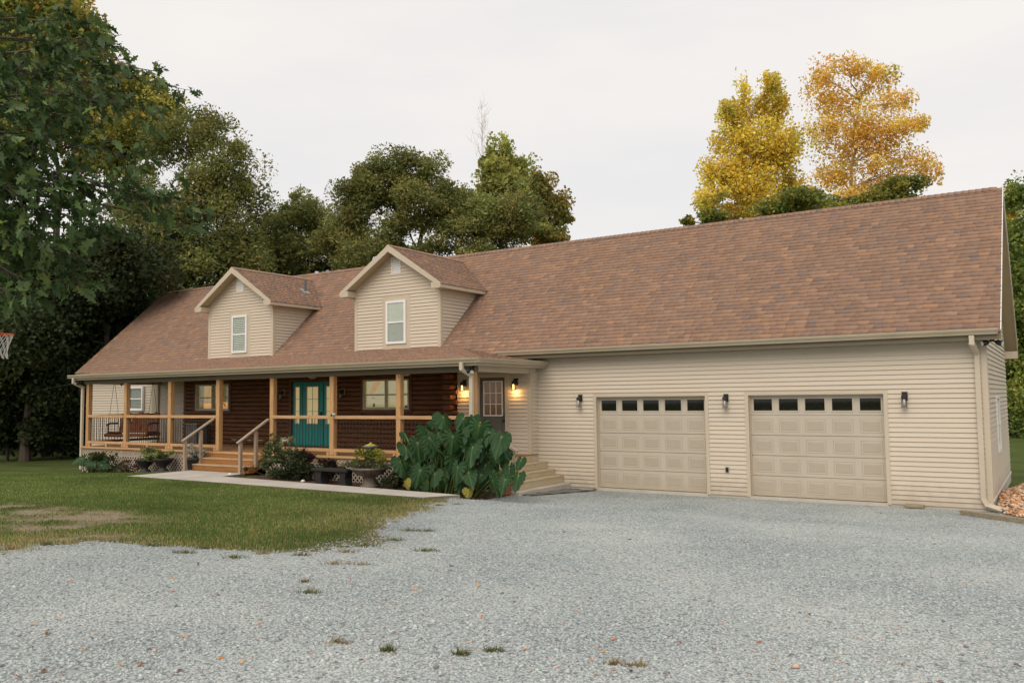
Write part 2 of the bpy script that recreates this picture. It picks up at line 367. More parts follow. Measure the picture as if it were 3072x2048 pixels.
# lawn / ground sheet out to the horizon
def ground_mat():
    mt, n, b = new_mat('lawn_soil'); nd = n.nodes.new; lk = n.links.new
    tcn = nd('ShaderNodeTexCoord')
    n1 = nd('ShaderNodeTexNoise'); n1.inputs['Scale'].default_value = .8; n1.inputs['Detail'].default_value = 7; lk(tcn.outputs['Object'], n1.inputs[0])
    n2 = nd('ShaderNodeTexNoise'); n2.inputs['Scale'].default_value = 22; n2.inputs['Detail'].default_value = 5; lk(tcn.outputs['Object'], n2.inputs[0])
    r = nd('ShaderNodeValToRGB'); e = r.color_ramp.elements; e[0].position = .3; e[1].position = .7
    e[0].color = (.075, .11, .026, 1); e[1].color = (.14, .17, .05, 1); lk(n1.outputs[0], r.inputs[0])
    r2 = nd('ShaderNodeValToRGB'); r2.color_ramp.elements[0].position = .35; r2.color_ramp.elements[1].position = .7
    r2.color_ramp.elements[0].color = (.30, .235, .16, 1); r2.color_ramp.elements[1].color = (.46, .37, .26, 1); lk(n2.outputs[0], r2.inputs[0])
    at = nd('ShaderNodeAttribute'); at.attribute_name = 'col'
    mix = nd('ShaderNodeMix'); mix.data_type = 'RGBA'; lk(at.outputs['Fac'], mix.inputs[0]); lk(r.outputs[0], mix.inputs[6]); lk(r2.outputs[0], mix.inputs[7])
    mm = nd('ShaderNodeMix'); mm.data_type = 'RGBA'; mm.blend_type = 'MULTIPLY'; mm.inputs[0].default_value = .5; lk(mix.outputs[2], mm.inputs[6]); lk(n2.outputs[0], mm.inputs[7])
    lk(mm.outputs[2], b.inputs['Base Color']); b.inputs['Roughness'].default_value = .95; b.inputs['Specular IOR Level'].default_value = .1
    bp = nd('ShaderNodeBump'); bp.inputs['Strength'].default_value = .8; bp.inputs['Distance'].default_value = .03; lk(n2.outputs[0], bp.inputs['Height']); lk(bp.outputs[0], b.inputs['Normal'])
    return mt
BARE = [(gD(95, 1184), 1.7, .40), (gD(10, 1168), 1.2, .30), (gD(225, 1188), .8, .25), (gD(150, 1206), 1.3, .22), (gD(40, 1212), 1.2, .22), (gD(300, 1200), .7, .2), (gD(180, 1232), 1.0, .22)]
def bare(x, y):
    # worn patches of bare soil in the lawn, and dry strip along the gravel
    x = np.asarray(x, float); y = np.asarray(y, float); s = np.zeros_like(x)
    ca, sa = math.cos(YAW), math.sin(YAW)
    for c, a, b_ in BARE:
        dx = x-c[0]; dy = y-c[1]; u = dx*ca+dy*sa; w = -dx*sa+dy*ca
        s = np.maximum(s, np.exp(-((u/a)**2+(w/(b_*2.2))**2)**1.4))
    w_ = np.clip((fnoise(x, y, 1.6)-.32)*3.0, 0, 1)
    s = np.clip(s*1.25*w_*1.2, 0, 1)
    e = np.exp(-np.maximum(lawn_edge(y)-x, 0)/.35)*(y > -15)*(y < -3)
    return np.clip(np.maximum(s, .75*e*(.4+.6*w_)), 0, 1)
gx = np.concatenate([np.linspace(-400, -40, 12), np.linspace(-36, -24, 13), np.arange(-23, 9, .25), np.linspace(10, 40, 16), np.linspace(60, 400, 10)])
gy = np.concatenate([np.linspace(-300, -30, 10), np.linspace(-28, -18, 8), np.arange(-17, 1, .25), np.linspace(2, 40, 20), np.linspace(60, 500, 12)])
GX, GY = np.meshgrid(gx, gy); GZ = ground(GX, GY)
V, Fq = grid_mesh(GX, GY, GZ)
bc = bare(GX, GY).ravel(); far = (GY.ravel() > -3.4)*.35
g_ob = struct(raw_mesh('ground', V, Fq, np.repeat(bc[:, None], 3, 1), ground_mat()))
g_ob['label'] = 'green lawn with worn soil patches around the house'

# gravel driveway
def gravel_mat():
    mt, n, b = new_mat('gravel'); nd = n.nodes.new; lk = n.links.new
    tcn = nd('ShaderNodeTexCoord')
    v1 = nd('ShaderNodeTexVoronoi'); v1.inputs['Scale'].default_value = 33; lk(tcn.outputs['Object'], v1.inputs[0])
    r = nd('ShaderNodeValToRGB'); r.color_ramp.interpolation = 'LINEAR'; e = r.color_ramp.elements
    e[0].position = 0; e[0].color = (.355, .39, .385, 1); e[1].position = 1; e[1].color = (.58, .62, .61, 1); q = e.new(.5); q.color = (.485, .53, .522, 1)
    sp = nd('ShaderNodeSeparateColor'); lk(v1.outputs['Color'], sp.inputs[0]); lk(sp.outputs[0], r.inputs[0])
    r2 = nd('ShaderNodeValToRGB'); r2.color_ramp.elements[0].position = .35; r2.color_ramp.elements[1].position = .75
    r2.color_ramp.elements[0].color = (1, 1, 1, 1); r2.color_ramp.elements[1].color = (.35, .36, .38, 1); lk(v1.outputs['Distance'], r2.inputs[0])
    mm = nd('ShaderNodeMix'); mm.data_type = 'RGBA'; mm.blend_type = 'MULTIPLY'; mm.inputs[0].default_value = .75; lk(r.outputs[0], mm.inputs[6]); lk(r2.outputs[0], mm.inputs[7])
    n1 = nd('ShaderNodeTexNoise'); n1.inputs['Scale'].default_value = .45; n1.inputs['Detail'].default_value = 6; lk(tcn.outputs['Object'], n1.inputs[0])
    r3 = nd('ShaderNodeValToRGB'); r3.color_ramp.elements[0].position = .33; r3.color_ramp.elements[1].position = .66
    r3.color_ramp.elements[0].color = (.74, .76, .77, 1); r3.color_ramp.elements[1].color = (1.10, 1.08, 1.05, 1); lk(n1.outputs[0], r3.inputs[0])
    m2 = nd('ShaderNodeMix'); m2.data_type = 'RGBA'; m2.blend_type = 'MULTIPLY'; m2.inputs[0].default_value = 1; lk(mm.outputs[2], m2.inputs[6]); lk(r3.outputs[0], m2.inputs[7])
    lk(m2.outputs[2], b.inputs['Base Color']); b.inputs['Roughness'].default_value = .9; b.inputs['Specular IOR Level'].default_value = .2
    bp = nd('ShaderNodeBump'); bp.inputs['Strength'].default_value = .9; bp.inputs['Distance'].default_value = .02; bp.invert = True
    lk(v1.outputs['Distance'], bp.inputs['Height']); lk(bp.outputs[0], b.inputs['Normal'])
    return mt
yy = np.concatenate([np.linspace(-60, -22, 12), np.arange(-21, 0.001, .12)]); tt = np.linspace(0, 1, 60)**1.6
YY, TT = np.meshgrid(yy, tt, indexing='ij'); XE = lawn_edge(YY); XX = XE+(30-XE)*TT
ZZ = ground(XX, YY)+.012*np.clip(TT*60, 0, 1)+.004
V, Fq = grid_mesh(XX, np.minimum(YY, -.02), ZZ)
d_ob = struct(raw_mesh('gravel_driveway', V, Fq, None, gravel_mat()))
d_ob['label'] = 'pale blue grey crushed stone driveway before the garage'
# loose stones lying on it: real little stones, dense near the camera
def stones_mesh(P, S, C, name, mat, zoff=.35, parent=None, label=None, cat=None):
    oct_v = np.array([(1,0,0),(0,1,0),(-1,0,0),(0,-1,0),(.35,.25,.75),(0,0,-1)], float)
    oct_f = np.array([(0,1,4),(1,2,4),(2,3,4),(3,0,4),(1,0,5),(2,1,5),(3,2,5),(0,3,5)])
    n = len(P); a = rng.uniform(0, 2*np.pi, n); ca, sa = np.cos(a), np.sin(a)
    v = np.repeat(oct_v[None], n, 0)*(1+rng.uniform(-.28, .28, (n, 6, 3)))
    v *= (S[:, None]*np.array([1, .72, .55]))[:, None, :]
    x = v[:, :, 0]*ca[:, None]-v[:, :, 1]*sa[:, None]; y = v[:, :, 0]*sa[:, None]+v[:, :, 1]*ca[:, None]
    v = np.stack([x+P[:, None, 0], y+P[:, None, 1], v[:, :, 2]+P[:, None, 2]+(S*zoff)[:, None]], -1)
    F_ = (oct_f[None]+(np.arange(n)*6)[:, None, None]).reshape(-1, 3)
    return raw_mesh(name, v.reshape(-1, 3), F_, np.repeat(C, 6, 0), mat, parent, kind='stuff')
def gravel_points(n):
    out_ = []
    while sum(map(len, out_)) < n:
        x = rng.uniform(-13, 15, 200000); y = rng.uniform(-19.2, -.05, 200000)
        d = np.hypot(x-CAM[0], y-CAM[1]); keep = (x > lawn_edge(y)-.8*np.clip((fnoise(x, y, 1.1)-.4)*3, 0, 1)*rng.random(len(x))) & (rng.random(len(x)) < np.clip(5.5/np.maximum(d, 1), 0, 1)**2.0)
        dx = (x-CAM[0])*_r0[0]+(y-CAM[1])*_r0[1]; dz = -(x-CAM[0])*math.sin(YAW)+(y-CAM[1])*math.cos(YAW)
        keep &= (dz > 2.0) & (np.abs(dx) < dz*.72+1.0)
        out_.append(np.stack([x, y], -1)[keep])
    p = np.concatenate(out_)[:n]; return np.column_stack([p, ground(p[:, 0], p[:, 1])+.01])
GP = gravel_points(150000)
gs = .0135*np.exp(rng.normal(0, .28, len(GP)))
t = rng.random(len(GP))
gc = np.array([.43, .465, .458])[None]*np.exp(rng.normal(0, .13, len(GP)))[:, None]*(1+rng.normal(0, .02, (len(GP), 3)))
pk = t < .022; gc[pk] = np.array([.52, .38, .31])*rng.uniform(.8, 1.2, (pk.sum(), 1))
wh = (t > .022) & (t < .05); gc[wh] = np.array([.53, .53, .51])*rng.uniform(.9, 1.1, (wh.sum(), 1))
dk = t > .955; gc[dk] = np.array([.22, .225, .24])*rng.uniform(.7, 1.2, (dk.sum(), 1))
so = stones_mesh(GP, gs, np.clip(gc, 0, 1), 'gravel_stones', 'stone')
so['label'] = 'loose crushed grey stones lying over the driveway'; so['category'] = 'gravel'

# concrete walkway: from the foot of the front steps, along the bed, to the gravel
WZ = lambda x: float(np.interp(x, [-15.4, -13, -9, -4.8], [.365, .365, .335, .315]))
def slab(name, poly, zf, th=.11):
    mb = MB(); n = len(poly); top = [(x, y, zf(x)) for x, y in poly]; bot = [(x, y, zf(x)-th) for x, y in poly]
    mb.add(top, [tuple(range(n))]); o = n
    return mb, top, bot
pth = [(-15.38, -5.80), (-12.0, -5.74), (-8.0, -5.66), (-5.15, -5.60), (-4.72, -4.86), (-8.0, -4.72), (-12.85, -4.66), (-12.95, -3.78), (-15.38, -3.78)]
mb = MB(); n_ = len(pth)
mb.add([(x, y, WZ(x)) for x, y in pth], [tuple(range(n_))]); wk = mb.build('walkway', 'concrete'); struct(wk)
wk['label'] = 'pale concrete walkway leading to the front steps'
mb = MB()
for i in range(n_):
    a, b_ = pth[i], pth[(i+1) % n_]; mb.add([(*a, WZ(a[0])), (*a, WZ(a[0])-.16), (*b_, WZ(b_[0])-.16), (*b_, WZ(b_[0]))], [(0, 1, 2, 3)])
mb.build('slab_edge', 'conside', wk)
mb = MB()
for x in (-13.3, -11.2, -9.1, -7.0):
    mb.add([(x-.008, -5.72, WZ(x)+.002), (x+.008, -5.72, WZ(x)+.002), (x+.008, -4.72, WZ(x)+.002), (x-.008, -4.72, WZ(x)+.002)], [(0, 1, 2, 3)])
mb.build('joint', 'conside', wk)
# planting bed of red brown mulch between walkway and porch
bx = np.arange(-22.6, -4.6, .2); by = np.linspace(-4.75, -2.9, 12); BX, BY = np.meshgrid(bx, by)
def bedz(x, y):
    # ground in the bed
    return ground(x, y)+.02+.02*np.sin(np.asarray(x)*7)*np.sin(np.asarray(y)*9)
V, Fq = grid_mesh(BX, BY, bedz(BX, BY)); keep = (V[Fq][:, :, 0].mean(1) > -12.7) | (V[Fq][:, :, 0].mean(1) < -15.4) & (V[Fq][:, :, 1].mean(1) > -4.1)
bed = struct(raw_mesh('planting_bed', V, Fq[keep], None, 'mulch'))
bed['label'] = 'red brown mulch bed between walkway and porch'
# ================================================================== the house
XL, XR = -27.3, 4.97
ML = .917; EY, EZ = -.40, 3.62; RY, RZ = 3.63, 7.315; RX0, RX1 = -27.55, 5.26
LAP = .1016
house = thing('house', 'long tan sided house with brown shingle roof, two dormers and attached garage', 'house')
def plank_mesh(q):
    """q: four wall points (bottom0, bottom1, top1, top0) and outward normal -> lapped board"""
    pass
def siding(part, O, u, nrm, z0, z1, spans, phase=0.0):
    """lapped boards on a wall: O origin, u unit direction, nrm outward normal; spans(zb, zt) -> list of (u0b, u1b, u0t, u1t)"""
    O = np.array(O, float); u = np.array(u, float); nrm = np.array(nrm, float)
    k = 0; z = z0
    while z < z1-.012:
        zt = min(z+LAP, z1)
        spans_ = list(spans(z, zt))
        for (a, b_, a2, b2) in spans_:
            if max(b_-a, b2-a2) < .02: continue
            if b_-a > 4.6:      # joints between panel lengths
                cut = a+((k//2)*1.37 % 3.2)+.7
                spans_.append((cut, b_, cut, b2)); b_ = b2 = cut-.0006
            f = (zt-z)/LAP; j = rng.normal(0, .0012)
            def P_(s, d, h): return O+u*s+nrm*d+np.array([0, 0, h])
            d0 = .026+j+(.002 if rng.random() < .5 else 0); d1 = .020*(1-f)+.006
            vs = [P_(a, .003, z), P_(b_, .003, z), P_(b_, .004, z+.013), P_(a, .004, z+.013), P_(b_, d0, z+.016), P_(a, d0, z+.016), P_(b2, d1, zt), P_(a2, d1, zt)]
            MB().add(vs, [(0, 1, 2, 3), (3, 2, 4, 5), (5, 4, 6, 7), (3, 5, 7), (2, 6, 4)]).build('siding_board', 'siding', part)
        z = zt; k += 1
def minus(a, b_, holes):
    segs = [(a, b_)]
    for h0, h1 in holes:
        nx = []
        for s0, s1 in segs:
            if h1 <= s0 or h0 >= s1: nx.append((s0, s1)); continue
            if h0 > s0: nx.append((s0, h0))
            if h1 < s1: nx.append((h1, s1))
        segs = nx
    return segs
def rect_spans(a, b_, openings):
    def f(zb, zt):
        zc = (zb+zt)/2; hs = [(o[0], o[1]) for o in openings if o[2] < zc < o[3]]
        return [(s0, s1, s0, s1) for s0, s1 in minus(a, b_, hs)]
    return f
G1 = (-3.983, -.882); G2 = (0.0, 3.101); GH = 2.44; TR = .085
# --- garage front wall
mb = MB()
for a, b_, z0, z1 in ((-5.69, G1[0]+.02, .02, 3.52), (G1[1]-.02, G2[0]+.02, .02, 3.52), (G2[1]-.02, XR, .02, 3.52), (G1[0]+.02, G1[1]-.02, GH-.02, 3.52), (G2[0]+.02, G2[1]-.02, GH-.02, 3.52)):
    mb.box(a, b_, 0, .14, z0, z1)
gw = mb.build('garage_front_wall', 'siding', house)
siding(gw, (0, 0, 0), (1, 0, 0), (0, -1, 0), .03, 3.47, rect_spans(-5.69, XR-.08, [(G1[0], G1[1], -1, GH), (G2[0], G2[1], -1, GH)]))
MB().box(-4.9, XR-.005, -.004, .13, -.25, .03).build('foundation', 'found', house)
# --- gable end wall (right)
mb = MB(); mb.prism([(XR-.14, .0, .02), (XR-.14, 7.26, .02), (XR-.14, 7.26, 3.5), (XR-.14, RY, RZ-.36), (XR-.14, 0, 3.5)], (.139, 0, 0))
rw = mb.build('gable_wall', 'siding', house)
def gable_spans(zb, zt):
    def ends(z):
        if z < 3.62: return 0.10, 7.2
        return max(.10, (z-EZ)/ML+EY+.12), min(7.2, 2*RY-((z-EZ)/ML+EY+.12))
    zc = (zb+zt)/2; (a, b_), (a2, b2) = ends(zb), ends(zt)
    if zc > 1.02 and zc < 2.32 and b_ > 3.4: return [(a, 2.35, a2, 2.35), (3.35, b_, 3.35, b2)]
    return [(a, b_, a2, b2)]
siding(rw, (XR, 0, 0), (0, 1, 0), (1, 0, 0), .22, RZ-.5, gable_spans)
MB().box(XR-.1, XR+.018, .002, 7.22, -.3, .205).build('gable_foundation', 'found', house)
MB().box(XR+.02, XR+.035, .01, 7.2, .195, .235).build('flashing', 'white', house)
w_ = MB().box(XR+.003, XR+.04, 2.35, 3.35, 1.02, 1.10).box(XR+.003, XR+.04, 2.35, 3.35, 2.24, 2.32).box(XR+.003, XR+.04, 2.35, 2.43, 1.10, 2.24).box(XR+.003, XR+.04, 3.27, 3.35, 1.10, 2.24).box(XR+.003, XR+.03, 2.43, 3.27, 1.64, 1.70).build('gable_window', 'white', house)
MB().box(XR+.004, XR+.012, 2.43, 3.27, 1.10, 2.24).build('window_pane', M('reflecting_pane', (.05, .055, .05), .06, .1, 3, 0, 10, spec=.8), w_)
# corner boards
MB().box(XR-.085, XR+.02, -.026, .0, .02, 3.47).box(XR, XR+.026, 0, .095, .20, 3.52).build('corner_board', 'trim', house)
# --- the part of the house left of the garage: body behind the walls
MB().box(XL, -5.7, .16, 7.26, -.2, 3.55).box(-5.68, XR-.15, 7.12, 7.26, -.2, 3.55).build('rear_body', 'siding', house)
# left front wall (siding) with window
lw = MB().box(XL, -20.95, .02, .16, -.2, 3.55).build('left_front_wall', 'siding', house)
LWW = (-24.42, -23.40, 2.05, 2.99)
siding(lw, (0, .02, 0), (1, 0, 0), (0, -1, 0), -.2, 3.5, rect_spans(XL, -20.96, [LWW]))
def sash_window(name, x0, x1, z0, z1, yf, parent, frame='white', fw=.06, mid=True, back='darkroom', blinds=None, dep=.10, depth=.35, split=False):
    """double-hung window in a wall facing -Y whose face is at yf"""
    mb = MB()
    def fr(a, b_, c, d, y0, y1, w):
        mb.box(a, b_, y0, y1, c, c+w); mb.box(a, b_, y0, y1, d-w, d); mb.box(a, a+w, y0, y1, c+w, d-w); mb.box(b_-w, b_, y0, y1, c+w, d-w)
    fr(x0, x1, z0, z1, yf-.035, yf+.06, fw)
    cols = [(x0+fw, (x0+x1)/2-.03), ((x0+x1)/2+.03, x1-fw)] if split else [(x0+fw, x1-fw)]
    if split: mb.box((x0+x1)/2-.03, (x0+x1)/2+.03, yf-.03, yf+.06, z0+fw, z1-fw)
    zm = z0+(z1-z0)*.49
    for a, b_ in cols:
        mb.box(a, b_, yf-.012, yf+.03, zm-.022, zm+.022)
        mb.box(a, a+.018, yf-.005, yf+.03, z0+fw, zm-.022); mb.box(b_-.018, b_, yf-.005, yf+.03, z0+fw, zm-.022); mb.box(a+.018, b_-.018, yf-.005, yf+.03, z0+fw, z0+fw+.02)
    o = mb.build(name, frame, parent)
    for a, b_ in cols:
        MB().box(a, b_, yf+.034, yf+.038, z0+fw, z1-fw).build('window_pane', 'glass', o)
    if blinds:
        k = blinds; bm = MB()
        for (a, b_) in cols:
            nn = int((z1-z0-2*fw)/k); 
            for i in range(nn):
                z = z1-fw-.01-i*k; bm.prism([(a+.01, yf+.05, z), (a+.01, yf+.052, z+.002), (a+.01, yf+.05+k*.55, z-k*.62), (a+.01, yf+.048+k*.55, z-k*.62-.002)], (b_-a-.02, 0, 0))
        q = bm.build('blind', 'blind', o); q['kind'] = 'stuff'
    MB().box(x0+.02, x1-.02, yf+depth, yf+depth+.01, z0+.02, z1-.02).build('room_behind', back, o)
    bx_ = MB().box(x0+.02, x0+.03, yf+.07, yf+depth, z0+.02, z1-.02).box(x1-.03, x1-.02, yf+.07, yf+depth, z0+.02, z1-.02).box(x0+.03, x1-.03, yf+.07, yf+depth, z0+.02, z0+.03).box(x0+.03, x1-.03, yf+.07, yf+depth, z1-.03, z1-.02)
    bx_.build('window_reveal', back, o)
    return o
def hole_box(): pass
sash_window('left_window', *LWW, -.08, house, 'white', .075, blinds=.055, depth=.092, back=M('green_dim', (.05, .075, .055), .8, .3, 4))
# pilaster where the porch begins
MB().box(-22.86, -22.48, -.07, .02, .0, 3.3).build('pilaster', 'fascia', house)

# --- log wall
LX0, LX1 = -20.95, -8.2
lg = MB().box(LX0, LX1, .03, .16, .6, 3.4).build('log_wall', 'logw', house)
DOORF = (-15.22, -13.25, .88, 2.99); W1 = (-20.22, -18.37, 2.05, 2.99); W2 = (-12.0, -10.15, 2.07, 2.995)
WT = .11
LH = .145
def logprof(z, y0=.03, r=.075):
    h = LH/2-.003; zc = z+LH/2
    return [(y0-.04, zc-h), (y0-.072, zc-h+.012), (y0-.085, zc-h*.5), (y0-.085, zc+h*.5), (y0-.072, zc+h-.012), (y0-.04, zc+h)]
z = .75; k = 0
opens = [(DOORF[0]-.12, DOORF[1]+.12, -1, 3.10), (W1[0]-WT, W1[1]+WT, W1[2]-WT-.02, W1[3]+WT), (W2[0]-WT, W2[1]+WT, W2[2]-WT-.02, W2[3]+WT)]
while z < 3.3:
    zc = z+LH/2; hs = [(o[0], o[1]) for o in opens if o[2] < zc < o[3]]
    x1 = LX1+.15 if k % 2 == 0 else LX1-.10
    for s0, s1 in minus(LX0, x1, hs):
        MB().extr_x(logprof(z), s0, s1).build('log', 'logw', lg)
    # crossing logs of the end wall, their cut ends facing the steps
    if k % 2 == 1: MB().extr_y([(LX1-.27, z+.006), (LX1-.03, z+.006), (LX1+.0, z+.03), (LX1+.0, z+LH-.03), (LX1-.03, z+LH-.006), (LX1-.27, z+LH-.006)], -.60, .14).build('log_end', 'logend', lg)
    else: MB().extr_x([(-.22, z+.008), (-.43, z+.008), (-.46, z+.04), (-.46, z+LH-.04), (-.43, z+LH-.008), (-.22, z+LH-.008)], LX1-.32, LX1+.10).build('log_end', 'logw', lg)
    z += LH; k += 1
# trims and windows in the log wall
def wood_trim(x0, x1, z0, z1, w, name='window_trim'):
    return MB().box(x0-w, x1+w, -.075, .03, z0-w, z0).box(x0-w, x1+w, -.075, .03, z1, z1+w).box(x0-w, x0, -.075, .03, z0, z1).box(x1, x1+w, -.075, .03, z0, z1).build(name, 'logw', house)
wood_trim(*W1, WT); wood_trim(*W2, WT)
# recesses: remove the backing behind windows by placing lit rooms in front of it is not needed: the backing starts at y=.03, rooms are niches
wn1 = sash_window('kitchen_window', *W1, -.05, house, 'grille', .05, depth=.075, back='ambient', split=True)
wn2 = sash_window('living_window', *W2, -.05, house, 'grille', .05, depth=.075, back='lit', split=True)
xa = W1[0]
MB().box(xa+.37, xa+.80, .012, .024, W1[2]+.30, W1[3]-.06).build('cupboard', M('cupboard', (.5, .28, .07), .6, .1, 3, emit=(.75, .42, .09, .40)), wn1)
MB().box(xa+.37, xa+.88, .004, .018, W1[2]+.07, W1[2]+.27).box(xa+1.33, xa+1.80, .004, .018, W1[2]+.07, W1[2]+.30).build('lit_backsplash', 'litwarm', wn1)
mb = MB(); cx = xa+1.45; mb.tube([(cx+.12*math.cos(t_), -.006, W1[2]+.13+.12*math.sin(t_)) for t_ in np.linspace(0, math.pi, 9)], .012, 6); mb.build('tap', 'bronze', wn1)
MB().prism([(W2[0]+.16, .008, 2.55), (W2[0]+.36, .008, 2.53), (W2[0]+.70, .008, 2.93), (W2[0]+.40, .008, 2.93)], (0, .012, 0)).build('roof_beam', M('lit_beam', (.6, .3, .06), .6, .15, 5, emit=(.75, .36, .06, .42)), wn2)
MB().lathe([(.0, 0), (.05, 0), (.05, .012), (0, .012)], (W2[0]+.36, .005, 2.42), 12).build('wall_clock', 'black', wn2)
MB().box(W2[0]+.34, W2[0]+.42, .0, .015, 2.16, 2.26).box(W2[0]+1.62, W2[0]+1.76, .0, .015, 2.14, 2.19).build('shelf_item', 'black', wn2)

# teal door with sidelights
dx0, dx1 = DOORF[0], DOORF[1]
MB().box(dx0-.11, dx0, -.07, .03, .88, 3.08).box(dx1, dx1+.11, -.07, .03, .88, 3.08).box(dx0, dx1, -.07, .03, 2.99, 3.08).build('door_casing', 'logw', house)
td = MB().box(dx0, dx1, .0, .03, .90, 2.985).build('teal_door', 'teal', house)
td['label'] = 'teal front door with two sidelights and pale glass'
def lite(parent, x0, x1, z0, z1, nx, nz, yf, frame, back, fw=.03, mw=.016):
    mb = MB().box(x0-fw, x1+fw, yf-.02, yf+.005, z0-fw, z0).box(x0-fw, x1+fw, yf-.02, yf+.005, z1, z1+fw).box(x0-fw, x0, yf-.02, yf+.005, z0, z1).box(x1, x1+fw, yf-.02, yf+.005, z0, z1)
    for i in range(1, nx): x = x0+(x1-x0)*i/nx; mb.box(x-mw/2, x+mw/2, yf-.014, yf+.005, z0, z1)
    for i in range(1, nz):
        z_ = z0+(z1-z0)*i/nz
        for j in range(nx): mb.box(x0+(x1-x0)*j/nx+(mw/2 if j else 0), x0+(x1-x0)*(j+1)/nx-(mw/2 if j < nx-1 else 0), yf-.014, yf+.005, z_-mw/2, z_+mw/2)
    mb.build('glazing_bars', frame, parent)
    for i in range(nx):
        for j in range(nz):
            MB().box(x0+(x1-x0)*i/nx+mw/2, x0+(x1-x0)*(i+1)/nx-mw/2, yf-.004, yf+.004, z0+(z1-z0)*j/nz+mw/2, z0+(z1-z0)*(j+1)/nz-mw/2).build('pane', back, parent)
MB().bbox(-14.70, -13.79, -.03, -.001, .93, 2.96, .006).build('door_leaf', 'teal', td)
for a, b_ in ((-15.17, -14.74), (-13.75, -13.31)): MB().bbox(a, b_, -.022, -.001, .93, 2.96, .006).build('sidelight_panel', 'teal', td)
lite(td, -14.50, -13.99, 1.62, 2.82, 2, 3, -.032, 'gutter', 'lit'); lite(td, -15.05, -14.86, 1.62, 2.82, 1, 3, -.024, 'gutter', 'lit'); lite(td, -13.63, -13.43, 1.62, 2.82, 1, 3, -.024, 'gutter', 'lit')
for a in (-14.50, -14.20): MB().bbox(a, a+.25, -.037, -.03, 1.0, 1.5, .006).build('raised_panel', 'teal', td)
MB().box(-13.87, -13.83, -.075, -.031, 1.78, 2.0).tube([(-13.85, -.075, 1.86), (-13.85, -.11, 1.86), (-13.92, -.11, 1.86)], .012, 6).build('door_handle', 'black', td)

# --- wall with the side door (stands a little forward)
SY = -.36; SX0, SX1 = -8.12, -5.69; SD = (-7.36, -6.50, .88, 2.95)
sw = MB().box(SX0, SD[0]-.02, SY, -.1, .5, 3.3).box(SD[1]+.02, SX1, SY, -.001, .5, 3.3).box(SD[0]-.02, SD[1]+.02, SY, -.1, SD[3], 3.3).build('side_door_wall', 'siding', house)
siding(sw, (0, SY, 0), (1, 0, 0), (0, -1, 0), .86, 3.2, rect_spans(SX0, SX1-.09, [(SD[0]-.13, SD[1]+.13, -1, SD[3]+.1)]))
siding(sw, (SX1, 0, 0), (0, 1, 0), (1, 0, 0), .86, 3.06, lambda a, b_: [(SY+.07, -.03, SY+.07, -.03)])
MB().box(SX1-.09, SX1+.022, SY-.022, SY, .86, 3.04).box(SX1, SX1+.022, SY, SY+.07, .86, 3.04).build('wing_corner_board', 'trim', house)
MB().box(SX1+.001, SX1+.03, -.03, -.001, .86, 3.15).build('corner_channel', 'trim', house)
MB().box(SD[0]-.13, SD[0], SY-.025, SY+.05, .88, SD[3]+.1).box(SD[1], SD[1]+.13, SY-.025, SY+.05, .88, SD[3]+.1).box(SD[0], SD[1], SY-.025, SY+.05, SD[3], SD[3]+.1).build('side_door_casing', 'trim', house)
sdr = MB().box(SD[0], SD[1], SY+.02, SY+.06, .90, SD[3]).build('side_door', 'gdark', house)
sdr['label'] = 'grey green side door with nine pane window'
lite(sdr, -7.20, -6.62, 1.92, 2.82, 3, 3, SY+.018, 'white', M('dim_pane', (.10, .055, .03), .08, .35, 5, 0, 10, spec=.6, emit=(.22, .10, .04, .16)), .035, .02)
for a in (-7.18, -6.87): MB().bbox(a, a+.23, SY+.010, SY+.021, 1.05, 1.72, .006).build('raised_panel', 'gdark', sdr)
MB().box(-6.585, -6.535, SY-.03, SY+.02, 1.72, 1.80).build('door_handle', 'black', sdr); MB().box(-6.58, -6.54, SY-.01, SY+.02, 1.86, 1.90).build('dead_bolt', 'black', sdr)

